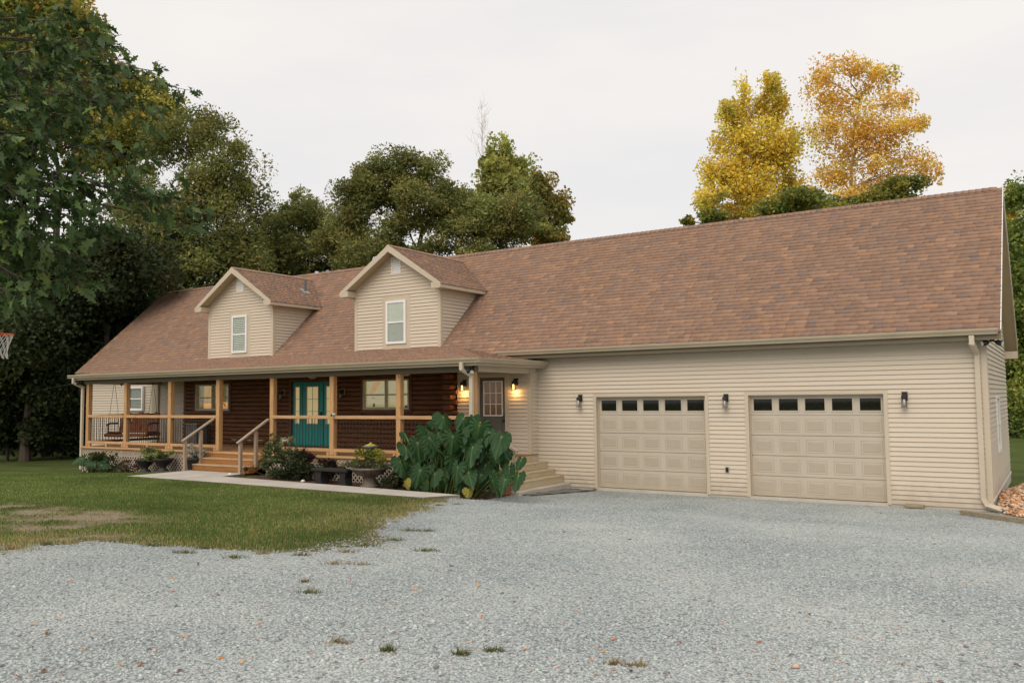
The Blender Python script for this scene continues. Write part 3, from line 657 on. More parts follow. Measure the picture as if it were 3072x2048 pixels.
# --- garage doors
def garage_door(g, label):
    a, b_ = g[0]+TR, g[1]-TR; zt = GH-.06; yd = .135
    MB().box(g[0], a, -.028, .0, .03, GH).box(b_, g[1], -.028, .0, .03, GH).box(a, b_, -.028, .0, zt, GH).build('door_trim', 'trim', house)
    MB().box(a-.03, a, .0, .2, .03, zt).box(b_, b_+.03, .0, .2, .03, zt).box(a-.03, b_+.03, .0, .2, zt, zt+.03).build('door_jamb', 'trim', house)
    MB().box(a-.02, a+.012, .10, .134, .05, zt).box(b_-.012, b_+.02, .10, .134, .05, zt).box(a+.012, b_-.012, .10, .134, zt-.03, zt).build('weather_strip', 'trim', house)
    MB().box(a-.02, b_+.02, -.03, .13, -.02, .045).build('threshold', 'found', house)
    door = MB().box(a, b_, yd+.04, yd+.07, .05, zt).build('garage_door', 'gdoor', house); door['label'] = label
    H_ = (zt-.05)/5; W_ = (b_-a)/5
    rp = None
    for i in range(5):
        z0 = .05+i*H_+.004; z1 = .05+(i+1)*H_-.004
        if i < 4:
            MB().bbox(a+.004, b_-.004, yd, yd+.04, z0, z1, .006).build('door_section', 'gdoor', door)
        else:
            mb = MB(); xs = [a+.004]
            wins = [(a+W_*(j+.5)-.215, a+W_*(j+.5)+.215) for j in range(5)]; wz0, wz1 = z0+.10, z1-.085
            mb.box(a+.004, b_-.004, yd, yd+.04, z0, wz0).box(a+.004, b_-.004, yd, yd+.04, wz1, z1)
            e = a+.004
            for w0, w1 in wins: mb.box(e, w0, yd, yd+.04, wz0, wz1); e = w1
            mb.box(e, b_-.004, yd, yd+.04, wz0, wz1); mb.build('door_section', 'gdoor', door)
            for w0, w1 in wins:
                MB().box(w0-.03, w1+.03, yd-.014, yd-.001, wz0-.03, wz0).box(w0-.03, w1+.03, yd-.014, yd-.001, wz1, wz1+.03).box(w0-.03, w0, yd-.014, yd-.001, wz0, wz1).box(w1, w1+.03, yd-.014, yd-.001, wz0, wz1).build('window_frame', 'gdoor', door)
                MB().box(w0, w1, yd+.012, yd+.016, wz0, wz1).build('window_pane', 'glassdark', door)
                MB().box(w0, w1, yd+.036, yd+.039, wz0, wz1).build('dark_interior', 'darkroom', door)
        if i < 4:
            for j in range(5):
                cx = a+W_*(j+.5); cz = (z0+z1)/2; w, h = .225, .155
                if rp is None:
                    def rc(w, h, y): return [(-w, y, -h), (w, y, -h), (w, y, h), (-w, y, h)]
                    vs = rc(w, h, 0)+rc(w-.012, h-.012, -.004)+rc(w-.02, h-.02, .003)+rc(w-.032, h-.032, .003)+rc(w-.062, h-.062, -.004)
                    fs = [(q*4+i2, q*4+(i2+1) % 4, q*4+4+(i2+1) % 4, q*4+4+i2) for q in range(4) for i2 in range(4)]+[(16, 17, 18, 19)]
                    o = MB().add(vs, fs).build('raised_panel', 'gdoor', door); rp = o.data
                else: o = link('raised_panel', rp, None, door)
                o.location = (cx, yd-.001, cz)
    return door
garage_door(G1, 'left tan garage door beside the side steps'); garage_door(G2, 'right tan garage door nearest the downspout')
MB().box(-.51, -.41, -.035, .0, .56, .71).build('outlet_plate', 'trim', house)
MB().bbox(-.495, -.425, -.062, -.036, .58, .69, .008).build('outlet_cover', 'black', house)

# --- roof
ROOFC = 1.10*np.array([[.262, .165, .116], [.250, .160, .115], [.280, .172, .117], [.230, .154, .119], [.270, .166, .115], [.315, .188, .119], [.208, .150, .124]])
ROOFP = np.array([.29, .23, .12, .15, .11, .055, .045])
SLOPE = math.hypot(1, ML)
def tab_arrays(O, u, v, n, rows, e=.148, tabw=(.12, .30), h=(.014, .026), vmax=99):
    O, u, v, n = [np.array(q, float) for q in (O, u, v, n)]; Vs = []; Cs = []; rowi = 0
    for vv, (a, b_) in rows:
        s = a
        while s < b_-.01:
            w = rng.uniform(*tabw); w = min(w, b_-s) if b_-s-w > .06 else b_-s
            hh = rng.uniform(*h); v0 = vv-rng.choice([0, .0, .012]); v1 = min(vv+e+.01, vmax)
            if v1-v0 < .02: s += w; continue
            def P_(p, q, k): return O+u*p+v*q+n*k
            Vs.append([P_(s, v0, hh), P_(s+w, v0, hh), P_(s+w, v1, .003), P_(s, v1, .003), P_(s, v0, 0), P_(s+w, v0, 0)])
            c = ROOFC[rng.choice(7, p=ROOFP)]*np.exp(rng.normal(0, .06)); Cs.append(c); s += w
    return np.array(Vs), np.array(Cs)
def tabs_to_mesh(Vs, Cs, name, parent, kind='stuff'):
    n = len(Vs); b0 = (np.arange(n)*6)[:, None]
    Q = np.concatenate([b0+np.array([0, 1, 2, 3]), b0+np.array([4, 5, 1, 0])]); T = np.concatenate([b0+np.array([4, 0, 3]), b0+np.array([1, 5, 2])])
    return raw_mesh(name, Vs.reshape(-1, 3), [Q, T], np.repeat(Cs, 6, 0), 'shingle', parent, kind=kind)
roof = MB().prism([(RX0, EY, EZ-.02), (RX0, RY, RZ-.02), (RX0, 2*RY-EY, EZ-.02), (RX0, 2*RY-EY, EZ-.14), (RX0, RY, RZ-.16), (RX0, EY, EZ-.14)], (RX1-RX0, 0, 0)).build('roof', 'soffit', house)
nv = np.array([0, 1, ML])/SLOPE; nn_ = np.array([0, -ML, 1])/SLOPE; LEN = (RY-EY)*SLOPE
rows = [(i*.148, (0, RX1-RX0+.02)) for i in range(-0, int(LEN/.148)+1)]
Vs, Cs = tab_arrays((RX0, EY-.03, EZ-.03*ML-.015), (1, 0, 0), nv, nn_, rows, vmax=LEN+.035)
ctr = Vs.mean(1); dist = np.linalg.norm(ctr-CAM, axis=1); order = np.argsort(dist); near = order[:300]; rest = order[300:]
for i in near:
    raw_mesh('shingle', Vs[i], [np.array([[0, 1, 2, 3], [4, 5, 1, 0]]), np.array([[4, 0, 3], [1, 5, 2]])], np.repeat(Cs[i][None], 6, 0), 'shingle', roof)
tabs_to_mesh(Vs[rest], Cs[rest], 'shingle_field', roof)
# rear slope
Vs, Cs = tab_arrays((RX1, 2*RY-EY+.03, EZ-.03*ML-.015), (-1, 0, 0), np.array([0, -1, ML])/SLOPE, np.array([0, ML, 1])/SLOPE, [(i*.3, (0, RX1-RX0)) for i in range(int(LEN/.3)+1)], .3, (.3, .9), vmax=LEN+.035)
tabs_to_mesh(Vs, Cs, 'rear_shingles', roof)
def caps(a, b_, name, parent, n1, n2, w=.15):
    """bent cap shingles along a ridge or hip: one short course on each of the two planes n1, n2"""
    a = np.array(a, float); b_ = np.array(b_, float); d = b_-a; L_ = np.linalg.norm(d); d = d/L_; VV = []; CC = []
    for n, other in ((n1, n2), (n2, n1)):
        n = np.array(n, float)/np.linalg.norm(n); u = np.cross(d, n); side = 1 if np.dot(u, np.array(other, float)) < 0 else -1
        rows = [(i*.15, (0, w) if side > 0 else (-w, 0)) for i in range(int(L_/.15))]
        st = rng.bit_generator.state; V1, C1 = tab_arrays(a+n*.012, u, d, n, rows, .15, (w+.1, w+.2), (.016, .018), vmax=L_+.02); VV.append(V1); CC.append(C1)
    CC[1] = CC[0][:len(CC[1])]
    return tabs_to_mesh(np.concatenate(VV), np.concatenate(CC), name, parent)
caps((RX0, RY, RZ+.0), (RX1+.01, RY, RZ+.0), 'ridge_cap', roof, (0, -ML, 1), (0, ML, 1), .14)
# rake trim at the right gable, soffits, fascia, rear eave box
for s in (1, -1):
    y0 = EY if s > 0 else 2*RY-EY
    MB().prism([(RX1, y0, EZ-.01), (RX1, RY, RZ-.01), (RX1, RY, RZ-.20), (RX1, y0, EZ-.20)], (.025, 0, 0)).build('rake_board', 'trim', house)
    MB().prism([(XR, y0, EZ-.145), (XR, RY, RZ-.165), (XR, RY, RZ-.18), (XR, y0, EZ-.16)], (RX1-XR-.001, 0, 0)).build('rake_soffit', 'soffit', house)
    MB().prism([(RX1+.012, y0, EZ+.010), (RX1+.012, RY, RZ+.010), (RX1+.012, RY, RZ-.02), (RX1+.012, y0, EZ-.02)], (.016, 0, 0)).build('drip_edge', 'white', house)
MB().box(XR, RX1+.02, 7.27, 2*RY-EY+.01, 3.30, 3.50).build('eave_return', 'trim', house)
def gutter(name, x0, x1, yb, zt, parent):
    prof = [(yb, zt-.12), (yb-.075, zt-.12), (yb-.085, zt-.085), (yb-.115, zt-.04), (yb-.118, zt), (yb-.108, zt), (yb-.105, zt-.03), (yb-.07, zt-.09), (yb-.012, zt-.105), (yb-.012, zt)]
    return MB().extr_x(prof, x0, x1).box(x0-.004, x0, yb-.115, yb, zt-.12, zt-.002).box(x1, x1+.004, yb-.115, yb, zt-.12, zt-.002).build(name, 'gutter', parent)
MB().box(-6.72, RX1+.02, EY-.005, EY+.02, 3.43, 3.60).build('garage_fascia', 'eave_shade', house)
gutter('garage_gutter', -6.72, RX1-.03, EY-.006, 3.652, house)
MB().box(-6.72, XR+.02, EY+.02, 0.02, 3.47, 3.485).build('garage_soffit', 'eave_shade', house)
MB().box(XR+.02, RX1, EY+.02, .0, 3.46, 3.49).build('corner_soffit', 'soffit', house)
def downspout(name, pts, w=.095, d=.07, parent=house):
    mb = MB()
    for i in range(len(pts)-1):
        a, b_ = np.array(pts[i], float), np.array(pts[i+1], float); dd = (b_-a)/np.linalg.norm(b_-a)
        mb.bar(a-dd*(.02 if i else 0), b_+dd*.02, w, d, (0, -1, .001) if abs(dd[2]) > .8 else (0, -.7, .7))
    return mb.build(name, 'trim', parent)
downspout('downspout', [(XR-.20, -.46, 3.52), (XR-.20, -.46, 3.36), (XR-.15, -.075, 3.18), (XR-.15, -.075, .25), (XR-.08, -.10, .12), (XR+.16, -.16, .05)])

# --- porch roof, hipped at its right end
PX0, PX1 = -22.65, -5.40; PY, PZ = -3.22, 3.345; TY, TZ = -.10, 3.89
HXc = PX1-(TY-PY)
pr = MB().add([(PX0, PY, PZ-.012), (PX1, PY, PZ-.012), (HXc, TY, TZ-.012), (PX0, TY, TZ-.012), (PX1, .0, PZ-.012), (HXc, .02, TZ-.012)],
              [(0, 1, 2, 3), (1, 4, 5, 2)]).add([(PX0, PY, PZ-.1), (PX1, PY, PZ-.1), (PX1, 0, PZ-.1), (PX0, 0, PZ-.1)], [(3, 2, 1, 0)]).add([(PX0, PY, PZ-.012), (PX0, TY, TZ-.012), (PX0, 0, PZ-.1), (PX0, PY, PZ-.1)], [(0, 1, 2, 3)]).build('porch_roof', 'soffit', house)
pm = (TZ-PZ)/(TY-PY); ps = math.hypot(1, pm); plen = (TY-PY)*ps
rows = []
for i in range(int(plen/.148)+2):
    vv = i*.148; y = (vv+.07)/ps; rows.append((vv, (0, PX1-PX0-max(0, y))))
Vs, Cs = tab_arrays((PX0-.01, PY-.03, PZ-.012-.03*pm), (1, 0, 0), np.array([0, 1, pm])/ps, np.array([0, -pm, 1])/ps, rows); tabs_to_mesh(Vs, Cs, 'porch_shingles', pr)
rows = []
for i in range(int(plen/.148)+2):
    vv = i*.148; y = (vv+.07)/ps; rows.append((vv, (max(0, y), -PY)))
Vs, Cs = tab_arrays((PX1+.03, PY, PZ-.012-.03*pm), (0, 1, 0), np.array([-1, 0, pm])/ps, np.array([pm, 0, 1])/ps, rows); tabs_to_mesh(Vs, Cs, 'porch_end_shingles', pr)
caps((PX1+.02, PY-.02, PZ-.006), (HXc, TY, TZ-.006), 'hip_cap', pr, (0, -pm, 1), (pm, 0, 1), .15)
MB().box(PX0, PX1, PY, PY+.02, 3.165, 3.33).box(PX1-.02, PX1, PY+.02, -.02, 3.165, 3.33).box(PX0, PX0+.02, PY+.02, 0, 3.165, 3.36).build('porch_fascia', 'fascia', house)
gutter('porch_gutter', PX0-.25, PX1+.10, PY-.002, 3.35, house)
prof = [(PX1, 3.23), (PX1+.075, 3.23), (PX1+.085, 3.265), (PX1+.115, 3.31), (PX1+.118, 3.35), (PX1+.108, 3.35), (PX1+.105, 3.32), (PX1+.07, 3.26), (PX1+.012, 3.245), (PX1+.012, 3.35)]
MB().extr_y(prof, PY-.10, -.03).build('porch_end_gutter', 'gutter', house)
MB().box(PX0, PX1-.03, PY+.02, -.0, 3.175, 3.19).build('porch_ceiling', 'soffit', house)
downspout('porch_downspout', [(-5.82, PY-.06, 3.25), (-5.82, PY-.06, 3.08), (-5.72, -3.02, 2.93), (-5.72, -3.02, .35)])
downspout('left_downspout', [(PX0+.05, PY-.06, 3.25), (PX0+.05, PY-.06, 3.08), (-22.50, -3.0, 2.92), (-22.50, -3.0, .1)])

# --- dormers
DM = .655
def dormer(cx, blinds, label):
    hw = 1.69; ew = 1.99; fy = -.08; oy = -.45; az = 7.03; ez = az-ew*DM
    yb = lambda z: (z-EZ)/ML+EY
    wz = az-hw*DM-.10
    body = MB().prism([(cx-hw, fy, 3.70), (cx+hw, fy, 3.70), (cx+hw, fy, wz), (cx, fy, az-.10), (cx-hw, fy, wz)], (0, 2.9, 0)).build('dormer', 'siding', house); body['label'] = label
    pan = (cx-.545, cx+.555, 3.88, 5.54)
    def spans(zb, zt):
        def e(z): return hw-.09 if z < wz-.02 else max(.0, min(hw-.02, (az-.10-z)/DM))
        a, b_ = e(zb), e(zt); zc = (zb+zt)/2
        if zc < pan[3]: return [(-a, pan[0]-cx, -b_, pan[0]-cx), (pan[1]-cx, a, pan[1]-cx, b_)]
        if 6.20 < zc < 6.72: return [(-a, -.185, -b_, -.185), (.185, a, .185, b_)] if b_ > .19 else [(-a, a, -b_, b_)]
        return [(-a, a, -b_, b_)]
    siding(body, (cx, fy, 0), (1, 0, 0), (0, -1, 0), 3.905, az-.16, spans)
    for s in (1, -1):
        siding(body, (cx+s*hw, 0, 0), (0, 1, 0), (s, 0, 0), 3.96, wz, lambda a, b_: [(fy+.09, max(fy+.1, yb(a)+.01), fy+.09, max(fy+.1, yb(b_)+.01))])
        MB().box(cx+s*(hw-.035)-.055, cx+s*(hw-.035)+.055, fy-.024, fy, 3.90, wz+.02).box(cx+s*(hw+.012)-.012, cx+s*(hw+.012)+.012, fy, fy+.09, 3.90, wz).build('corner_board', 'trim', body)
        MB().prism([(cx+s*(hw+.005), -.0, 3.95), (cx+s*(hw+.005), yb(wz), wz), (cx+s*(hw+.005), yb(wz)+.04, wz-.03), (cx+s*(hw+.005), .04, 3.93)], (s*.02, 0, 0)).build('step_flashing', 'trim', body)
    MB().box(pan[0], pan[1], fy-.014, fy, pan[2], pan[3]).build('window_panel', 'trim', body)
    # window
    x0, x1, z0, z1 = cx-.39, cx+.40, 4.06, 5.38; yf = fy-.02; fw = .075
    f = MB().box(x0, x1, yf-.04, yf+.004, z0, z0+fw).box(x0, x1, yf-.04, yf+.004, z1-fw, z1).box(x0, x0+fw, yf-.04, yf+.004, z0+fw, z1-fw).box(x1-fw, x1, yf-.04, yf+.004, z0+fw, z1-fw).box(x0+fw, x1-fw, yf-.03, yf+.004, 4.69, 4.745)
    f.build('window_frame', 'white', body)
    MB().box(x0+fw, x1-fw, yf-.022, yf-.019, z0+fw, z1-fw).build('window_pane', 'glass', body)
    MB().box(x0+fw, x1-fw, yf+.002, yf+.005, z0+fw, z1-fw).build('dark_interior', M('window_dim', (.06, .08, .07), .8, .2, 3), body)
    k = .062 if blinds else .026; bm = MB()
    for zz in np.arange(z0+fw+.02, z1-fw-.01, k):
        if 4.66 < zz < 4.75: continue
        bm.prism([(x0+fw+.006, yf-.013, zz), (x0+fw+.006, yf-.012, zz+.003), (x0+fw+.006, yf-.002, zz+k*.66), (x0+fw+.006, yf-.003, zz+k*.66-.003)], (x1-x0-2*fw-.012, 0, 0))
    q = bm.build('blind', 'blind' if blinds else 'blindpale', body); q['kind'] = 'stuff'
    if not blinds: MB().box(x0+fw+.005, x1-fw-.005, yf-.017, yf-.0145, 4.75, z1-fw-.005).build('roller_shade', 'blindpale', body)
    # gable vent
    v = MB().box(cx-.185, cx+.185, fy-.03, fy-.005, 6.20, 6.235).box(cx-.185, cx+.185, fy-.03, fy-.005, 6.685, 6.72).box(cx-.185, cx-.145, fy-.03, fy-.005, 6.235, 6.685).box(cx+.145, cx+.185, fy-.03, fy-.005, 6.235, 6.685)
    v.build('gable_vent', 'white', body)
    for zz in np.arange(6.245, 6.67, .062): MB().prism([(cx-.145, fy-.028, zz), (cx-.145, fy-.024, zz), (cx-.145, fy-.006, zz+.058), (cx-.145, fy-.010, zz+.058)], (.29, 0, 0)).build('vent_louvre', 'white', body)
    # roof of the dormer
    yend = 3.45
    rf = MB().prism([(cx-ew, oy, ez-.012), (cx, oy, az-.012), (cx+ew, oy, ez-.012), (cx+ew, oy, ez-.09), (cx, oy, az-.10), (cx-ew, oy, ez-.09)], (0, yend-oy, 0)).build('dormer_roof', 'soffit', house)
    q = math.hypot(1, DM); ln = ew*q
    for s in (1, -1):
        rows = [(i*.148, (0, yend-oy)) for i in range(int(ln/.148)+1)]
        O = (cx+s*(ew+.03), oy-.02, ez-.012-.03*DM) if s > 0 else (cx-ew-.03, yend-.02, ez-.012-.03*DM)
        uu = (0, 1, 0) if s > 0 else (0, -1, 0)
        Vs, Cs = tab_arrays(O, uu, np.array([-s, 0, DM])/q, np.array([s*DM, 0, 1])/q, rows, vmax=ln+.03); tabs_to_mesh(Vs, Cs, 'dormer_shingles', rf)
        # rake board, soffit, side fascia, eave return box
        MB().prism([(cx+s*(ew+.01), oy-.03, ez), (cx, oy-.03, az+.005), (cx, oy-.03, az-.20), (cx+s*(ew+.01), oy-.03, ez-.135)], (0, .03, 0)).build('rake_board', 'trim', rf)
        MB().prism([(cx+s*(ew-.02), oy, ez-.10), (cx, oy, az-.115), (cx, oy, az-.13), (cx+s*(ew-.02), oy, ez-.115)], (0, fy-oy, 0)).build('rake_soffit', 'soffit', rf)
        MB().box(cx+s*(ew-.0)-.012, cx+s*(ew-.0)+.012, oy, yend-1.0, ez-.135, ez-.005).build('eave_fascia', 'trim', rf)
        x0_, x1_ = sorted((cx+s*(ew-.02), cx+s*(hw-.0)))
        MB().box(x0_, x1_, fy, yend-1.0, ez-.13, ez-.115).build('eave_soffit', 'soffit', rf)
        x0_, x1_ = sorted((cx+s*(ew-.025), cx+s*(hw-.04)))
        MB().box(x0_, x1_, oy-.025, fy-.002, ez-.145, ez-.03+.06).build('eave_return', 'trim', rf)
    caps((cx, oy-.02, az), (cx, 3.3, az), 'dormer_ridge_cap', rf, (DM, 0, 1), (-DM, 0, 1), .14)
dormer(-17.80, True, 'left dormer with white slatted blinds in its window')
dormer(-10.62, False, 'right dormer with a drawn pale shade in its window')
# plumbing vent pipe on the roof behind the left dormer
_d = ray(560+1690*440/2091, 760+545*440/2091); _n = np.array([DM, 0, 1.0]); _t = np.dot(_n, np.array([-17.80, 0, 7.03])-CAM)/np.dot(_n, _d)
px_, py_, pz_ = CAM+_d*_t
MB().tube([(px_, py_, pz_-.1), (px_, py_, pz_+.42)], .05, 10).build('vent_pipe', M('lead_pipe', (.12, .12, .12), .6), house)
MB().prism([(px_-.14, py_-.14, pz_+.14*DM), (px_+.14, py_-.14, pz_-.14*DM), (px_+.14, py_+.14, pz_-.14*DM), (px_-.14, py_+.14, pz_+.14*DM)], (.012, 0, .024)).build('pipe_flashing', M('flash_grey', (.3, .31, .31), .5), house)
# ================================================================== front porch
DZ = .88; FY = -2.925
porch = thing('front_porch', 'covered front porch with cedar posts, railings and lattice skirt', 'porch', (-14.0, -1.5, 0))
mb = None
y = -3.04
while y < -.08:
    MB().box(-22.48, -5.66, y, min(y+.135, -.08), DZ-.03, DZ).build('deck_board', 'deck', porch); y += .141
MB().box(-22.46, -5.67, -2.98, -2.94, DZ-.25, DZ-.034).build('rim_joist', 'rail', porch)
MB().box(-5.69, -5.665, -2.94, -.40, DZ-.25, DZ-.034).build('side_rim_joist', 'pine', porch)
MB().box(-22.47, -5.66, -3.055, -3.042, DZ-.06, DZ+.002).build('deck_nosing', 'rail', porch)
PXs = [-22.40, -20.16, -17.76, -15.38, -12.98, -10.58, -8.20, -5.86]
posts = []
for x in PXs:
    posts.append(MB().bbox(x, x+.15, FY, FY+.15, DZ+.002, 3.03, .008).build('post', 'post', porch))
MB().box(-22.50, -5.69, FY-.01, FY+.16, 3.03, 3.19).build('front_beam', 'eave_shade', porch)
MB().box(-5.84, -5.688, FY+.16, -.385, 3.03, 3.19).build('side_beam', 'trim', porch)
MB().box(-22.50, -22.34, FY+.16, 0, 3.03, 3.19).build('left_beam', 'soffit', porch)
bal = None
for i in range(7):
    if i == 3: continue
    a, b_ = PXs[i]+.15, PXs[i+1]; yc = FY+.035
    MB().bbox(a-.05, b_+.03 if i != 6 else b_, FY-.012, FY+.078, 1.865, 1.955, .007).build('top_rail', 'rail', porch)
    MB().bbox(a, b_, FY+.0, FY+.075, .975, 1.06, .007).build('bottom_rail', 'rail', porch)
    for x in (a+.02, (a+b_)/2, b_-.11): MB().box(x, x+.09, FY+.005, FY+.07, DZ+.002, .975).build('rail_block', 'rail', porch)
    k = int((b_-a)/.115); 
    for j in range(1, k):
        x = a+(b_-a)*j/k
        o = MB().tube([(0, 0, 1.05), (0, 0, 1.88)], .0095, 6, False).build('baluster', 'bronze', None) if bal is None else link('baluster', bal, None, None)
        bal = o.data; o.parent = porch; o.location = (x+14.0, yc+1.5, 0)
# left end rail
yy0, yy1 = FY+.15, -.08
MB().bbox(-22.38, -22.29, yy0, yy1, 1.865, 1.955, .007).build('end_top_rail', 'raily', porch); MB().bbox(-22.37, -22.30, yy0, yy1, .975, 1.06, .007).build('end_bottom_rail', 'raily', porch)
for j in range(1, 24):
    o = link('baluster', bal, None, None); o.parent = porch; o.location = (-22.335+14.0, yy0+(yy1-yy0)*j/24+1.5, 0)
# lattice skirt: crossed slats, bay by bay, in two layers
def lattice(x0, x1, z1, zb):
    mb = MB(); w = .017; sp = .138; H = z1-zb
    for sgn, yy in ((1, -2.995), (-1, -2.987)):
        s = x0-H
        while s < x1+H:
            a = np.array([s, zb]); b_ = np.array([s+H, z1]) if sgn > 0 else None
            if sgn < 0: a = np.array([s, z1]); b_ = np.array([s+H, zb])
            # clip to x0..x1
            t0 = max(0, (x0-a[0])/(b_[0]-a[0])); t1 = min(1, (x1-a[0])/(b_[0]-a[0]))
            if t1-t0 > .02:
                p = a+(b_-a)*t0; q = a+(b_-a)*t1; n_ = np.array([-(q-p)[1], (q-p)[0]]); n_ = n_/np.linalg.norm(n_)*w
                mb.prism([(p[0]-n_[0], yy, p[1]-n_[1]), (q[0]-n_[0], yy, q[1]-n_[1]), (q[0]+n_[0], yy, q[1]+n_[1]), (p[0]+n_[0], yy, p[1]+n_[1])], (0, -.007, 0))
            s += sp
    return mb
for a, b_, zb in ((-22.44, -20.1, -.05), (-20.1, -17.7, .0), (-17.7, -15.55, .1), (-13.05, -10.5, .12), (-10.5, -8.1, .1), (-8.1, -5.68, .0)):
    o = lattice(a+.01, b_-.01, DZ-.065, zb).build('lattice_panel', 'lattice', porch); o['kind'] = 'stuff'
    MB().box(b_-.03, b_+.03, -3.012, -3.003, zb-.1, DZ-.065).build('lattice_batten', 'lattice', porch)
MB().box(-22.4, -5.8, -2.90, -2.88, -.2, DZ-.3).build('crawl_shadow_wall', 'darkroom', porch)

# ------------------------------------------------------------------ front steps
st = thing('front_steps', 'orange stained wooden front steps with two grey handrails', 'steps', (-14.3, -3.4, .36))
SXa, SXb = -15.50, -13.08
for i, (zt, y0, y1) in enumerate(((.875, -3.056, -3.0), (.705, -3.345, -3.06), (.535, -3.63, -3.35))):
    if i: MB().bbox(SXa-.02, SXb+.02, y0-.015, y1, zt-.036, zt, .006).build('tread', 'stept', st)
    zl = (.705, .535, .35)[i]
    MB().box(SXa, SXb, (y0 if i else -3.075)+.0, (y0 if i else -3.075)+.022, zl, zt-.038 if i else zt-.062).build('riser', 'stepo', st)
for x in (SXa-.03, SXb+.005):
    MB().prism([(x, -3.06, .80), (x, -3.60, .46), (x, -3.62, .34), (x, -3.42, .34), (x, -3.06, .5)], (.03, 0, 0)).build('stringer', 'stepo', st)
for x in (-15.52, -13.06):
    xr = x+.045
    MB().bbox(x, x+.09, -3.96, -3.87, .30, 1.22, .006).build('handrail_post', 'greyw', st)
    MB().bbox(x, x+.09, -3.42, -3.33, .50, 1.52, .006).build('handrail_post', 'greyw', st)
    MB().bar((xr, -4.02, 1.215), (xr, -2.935, 1.845), .10, .042).build('handrail', 'greywy', st)
# stone paving edge beside the steps
# ------------------------------------------------------------------ side steps by the garage
ss = thing('side_steps', 'pale pine steps against the garage wall by the side door', 'steps', (-5.1, -1.2, 0))
SYF = -2.35
for i, (xe, zt, zb) in enumerate(((-5.385, .682, .49), (-5.147, .487, .34), (-4.888, .338, .145))):
    xs = (-5.66, -5.385, -5.147)[i]
    MB().bbox(xs+.001, xe, SYF, -.03, zt-.04, zt, .006).build('tread', 'pine', ss)
    MB().box(xe-.045, xe-.006, SYF+.01, -.035, zb, zt-.042).build('riser', 'pine', ss)
MB().box(-5.664, -5.655, SYF+.01, -.385, .69, .845).build('riser', 'pine', ss)
MB().prism([(-5.66, SYF-.03, .70), (-5.66, SYF-.03, .1), (-4.93, SYF-.03, .1), (-4.93, SYF-.03, .2)], (0, .03, 0)).build('stringer', 'pine', ss)
a = on(1458.7, 1284, 'Y', -2.15); b_ = on(1500+405*.12755, 1300+425*.12755, 'Y', -2.15)
MB().bar((a[0]-.25*(b_[0]-a[0]), -2.15, a[2]-.25*(b_[2]-a[2])), (b_[0], -2.15, b_[2]), .10, .045).build('handrail', 'greywy', ss)
MB().bbox(b_[0]-.17, b_[0]-.08, -2.195, -2.105, .15, b_[2]+.03, .006).build('handrail_post', 'greyw', ss)
pad = tag(MB().bbox(-5.7, -4.69, -2.55, -.02, -.12, .142, .012).build('concrete_pad', 'concrete'), 'concrete pad under the pale pine side steps', 'pad')
# weed fabric at the foot of the pad
pl = [(-4.67, -2.45), (-4.36, -2.25), (-4.22, -1.6), (-4.0, -.9), (-3.82, -.32), (-3.98, -.06), (-4.67, -.05)]
mb = MB(); n_ = 0
G = 14
vs = []
for i in range(G):
    t = i/(G-1); y = -2.42+2.36*t; x1 = float(np.interp(y, [-2.42, -2.2, -1.6, -.9, -.3, -.06], [-4.40, -4.33, -4.2, -4.0, -3.82, -3.95]))+.03*math.sin(i*2.1)
    for j in range(5): x = -4.68+(x1+4.68)*j/4; vs.append((x, y, gz(x, y)+.028+.014*math.sin(i*1.9+j*2.2)+(.02 if j == 4 else 0)))
for i in range(G-1):
    for j in range(4): n_ = 0; mb.f.append((i*5+j, i*5+j+1, (i+1)*5+j+1, (i+1)*5+j))
mb.v = vs
o = mb.build('weed_fabric', 'fabric', smooth=True); tag(o, 'grey weed fabric strip between concrete pad and gravel', 'fabric')
md = o.modifiers.new('thick', 'SOLIDIFY'); md.thickness = .012; md.offset = -1
# ================================================================== lamps and other fixtures
def lantern(name, x, yw, zc, label, lit=False, group=None):
    t = thing(name, label, 'wall lamp', (x, yw, zc), group)
    y0 = yw-.02
    MB().box(x-.075, x+.075, y0-.004, y0+.012, zc-.01, zc+.19).build('mounting_plate', 'trim' if not lit else 'black', t)
    MB().bbox(x-.058, x+.058, y0-.028, y0-.003, zc, zc+.175, .004).build('back_plate', 'black', t)
    yc = y0-.115
    MB().bar((x, y0-.02, zc+.11), (x, yc, zc+.09), .03, .03).build('arm', 'black', t)
    MB().lathe([(.004, .125), (.03, .115), (.052, .10), (.058, .06), (.058, .04), (.02, .035)], (x, yc, zc), 16).build('cap', 'black', t)
    MB().lathe([(.040, .04), (.041, -.13), (.038, -.13), (.037, .04)], (x, yc, zc), 16).build('glass_tube', 'lampglass', t, True)
    MB().lathe([(.0, .03), (.021, .02), (.023, -.05), (.021, -.115), (.0, -.125)], (x, yc, zc), 12).build('bulb', 'bulb' if lit else 'bulboff', t, True)
    for a in range(4):
        q = math.pi/4+a*math.pi/2; MB().tube([(x+.064*math.cos(q), yc+.064*math.sin(q), zc+.05), (x+.064*math.cos(q), yc+.064*math.sin(q), zc-.145)], .004, 5).build('cage_rod', 'black', t)
    MB().lathe([(.03, -.148), (.072, -.148), (.072, -.138), (.03, -.138)], (x, yc, zc), 16).build('bottom_ring', 'black', t)
    if lit:
        ld = bpy.data.lights.new('lamp_light', 'POINT'); ld.energy = 5.5; ld.color = (1.0, .56, .20); ld.shadow_soft_size = .04
        lo = bpy.data.objects.new('lamp_light', ld); COL.objects.link(lo); lo.parent = t; lo.location = (0, yc-yw-.0, -.17)
    return t
lantern('wall_lantern', -4.353, 0, 2.27, 'black wall lantern left of the left garage door')
lantern('wall_lantern', -.44, 0, 2.24, 'black wall lantern between the two garage doors')
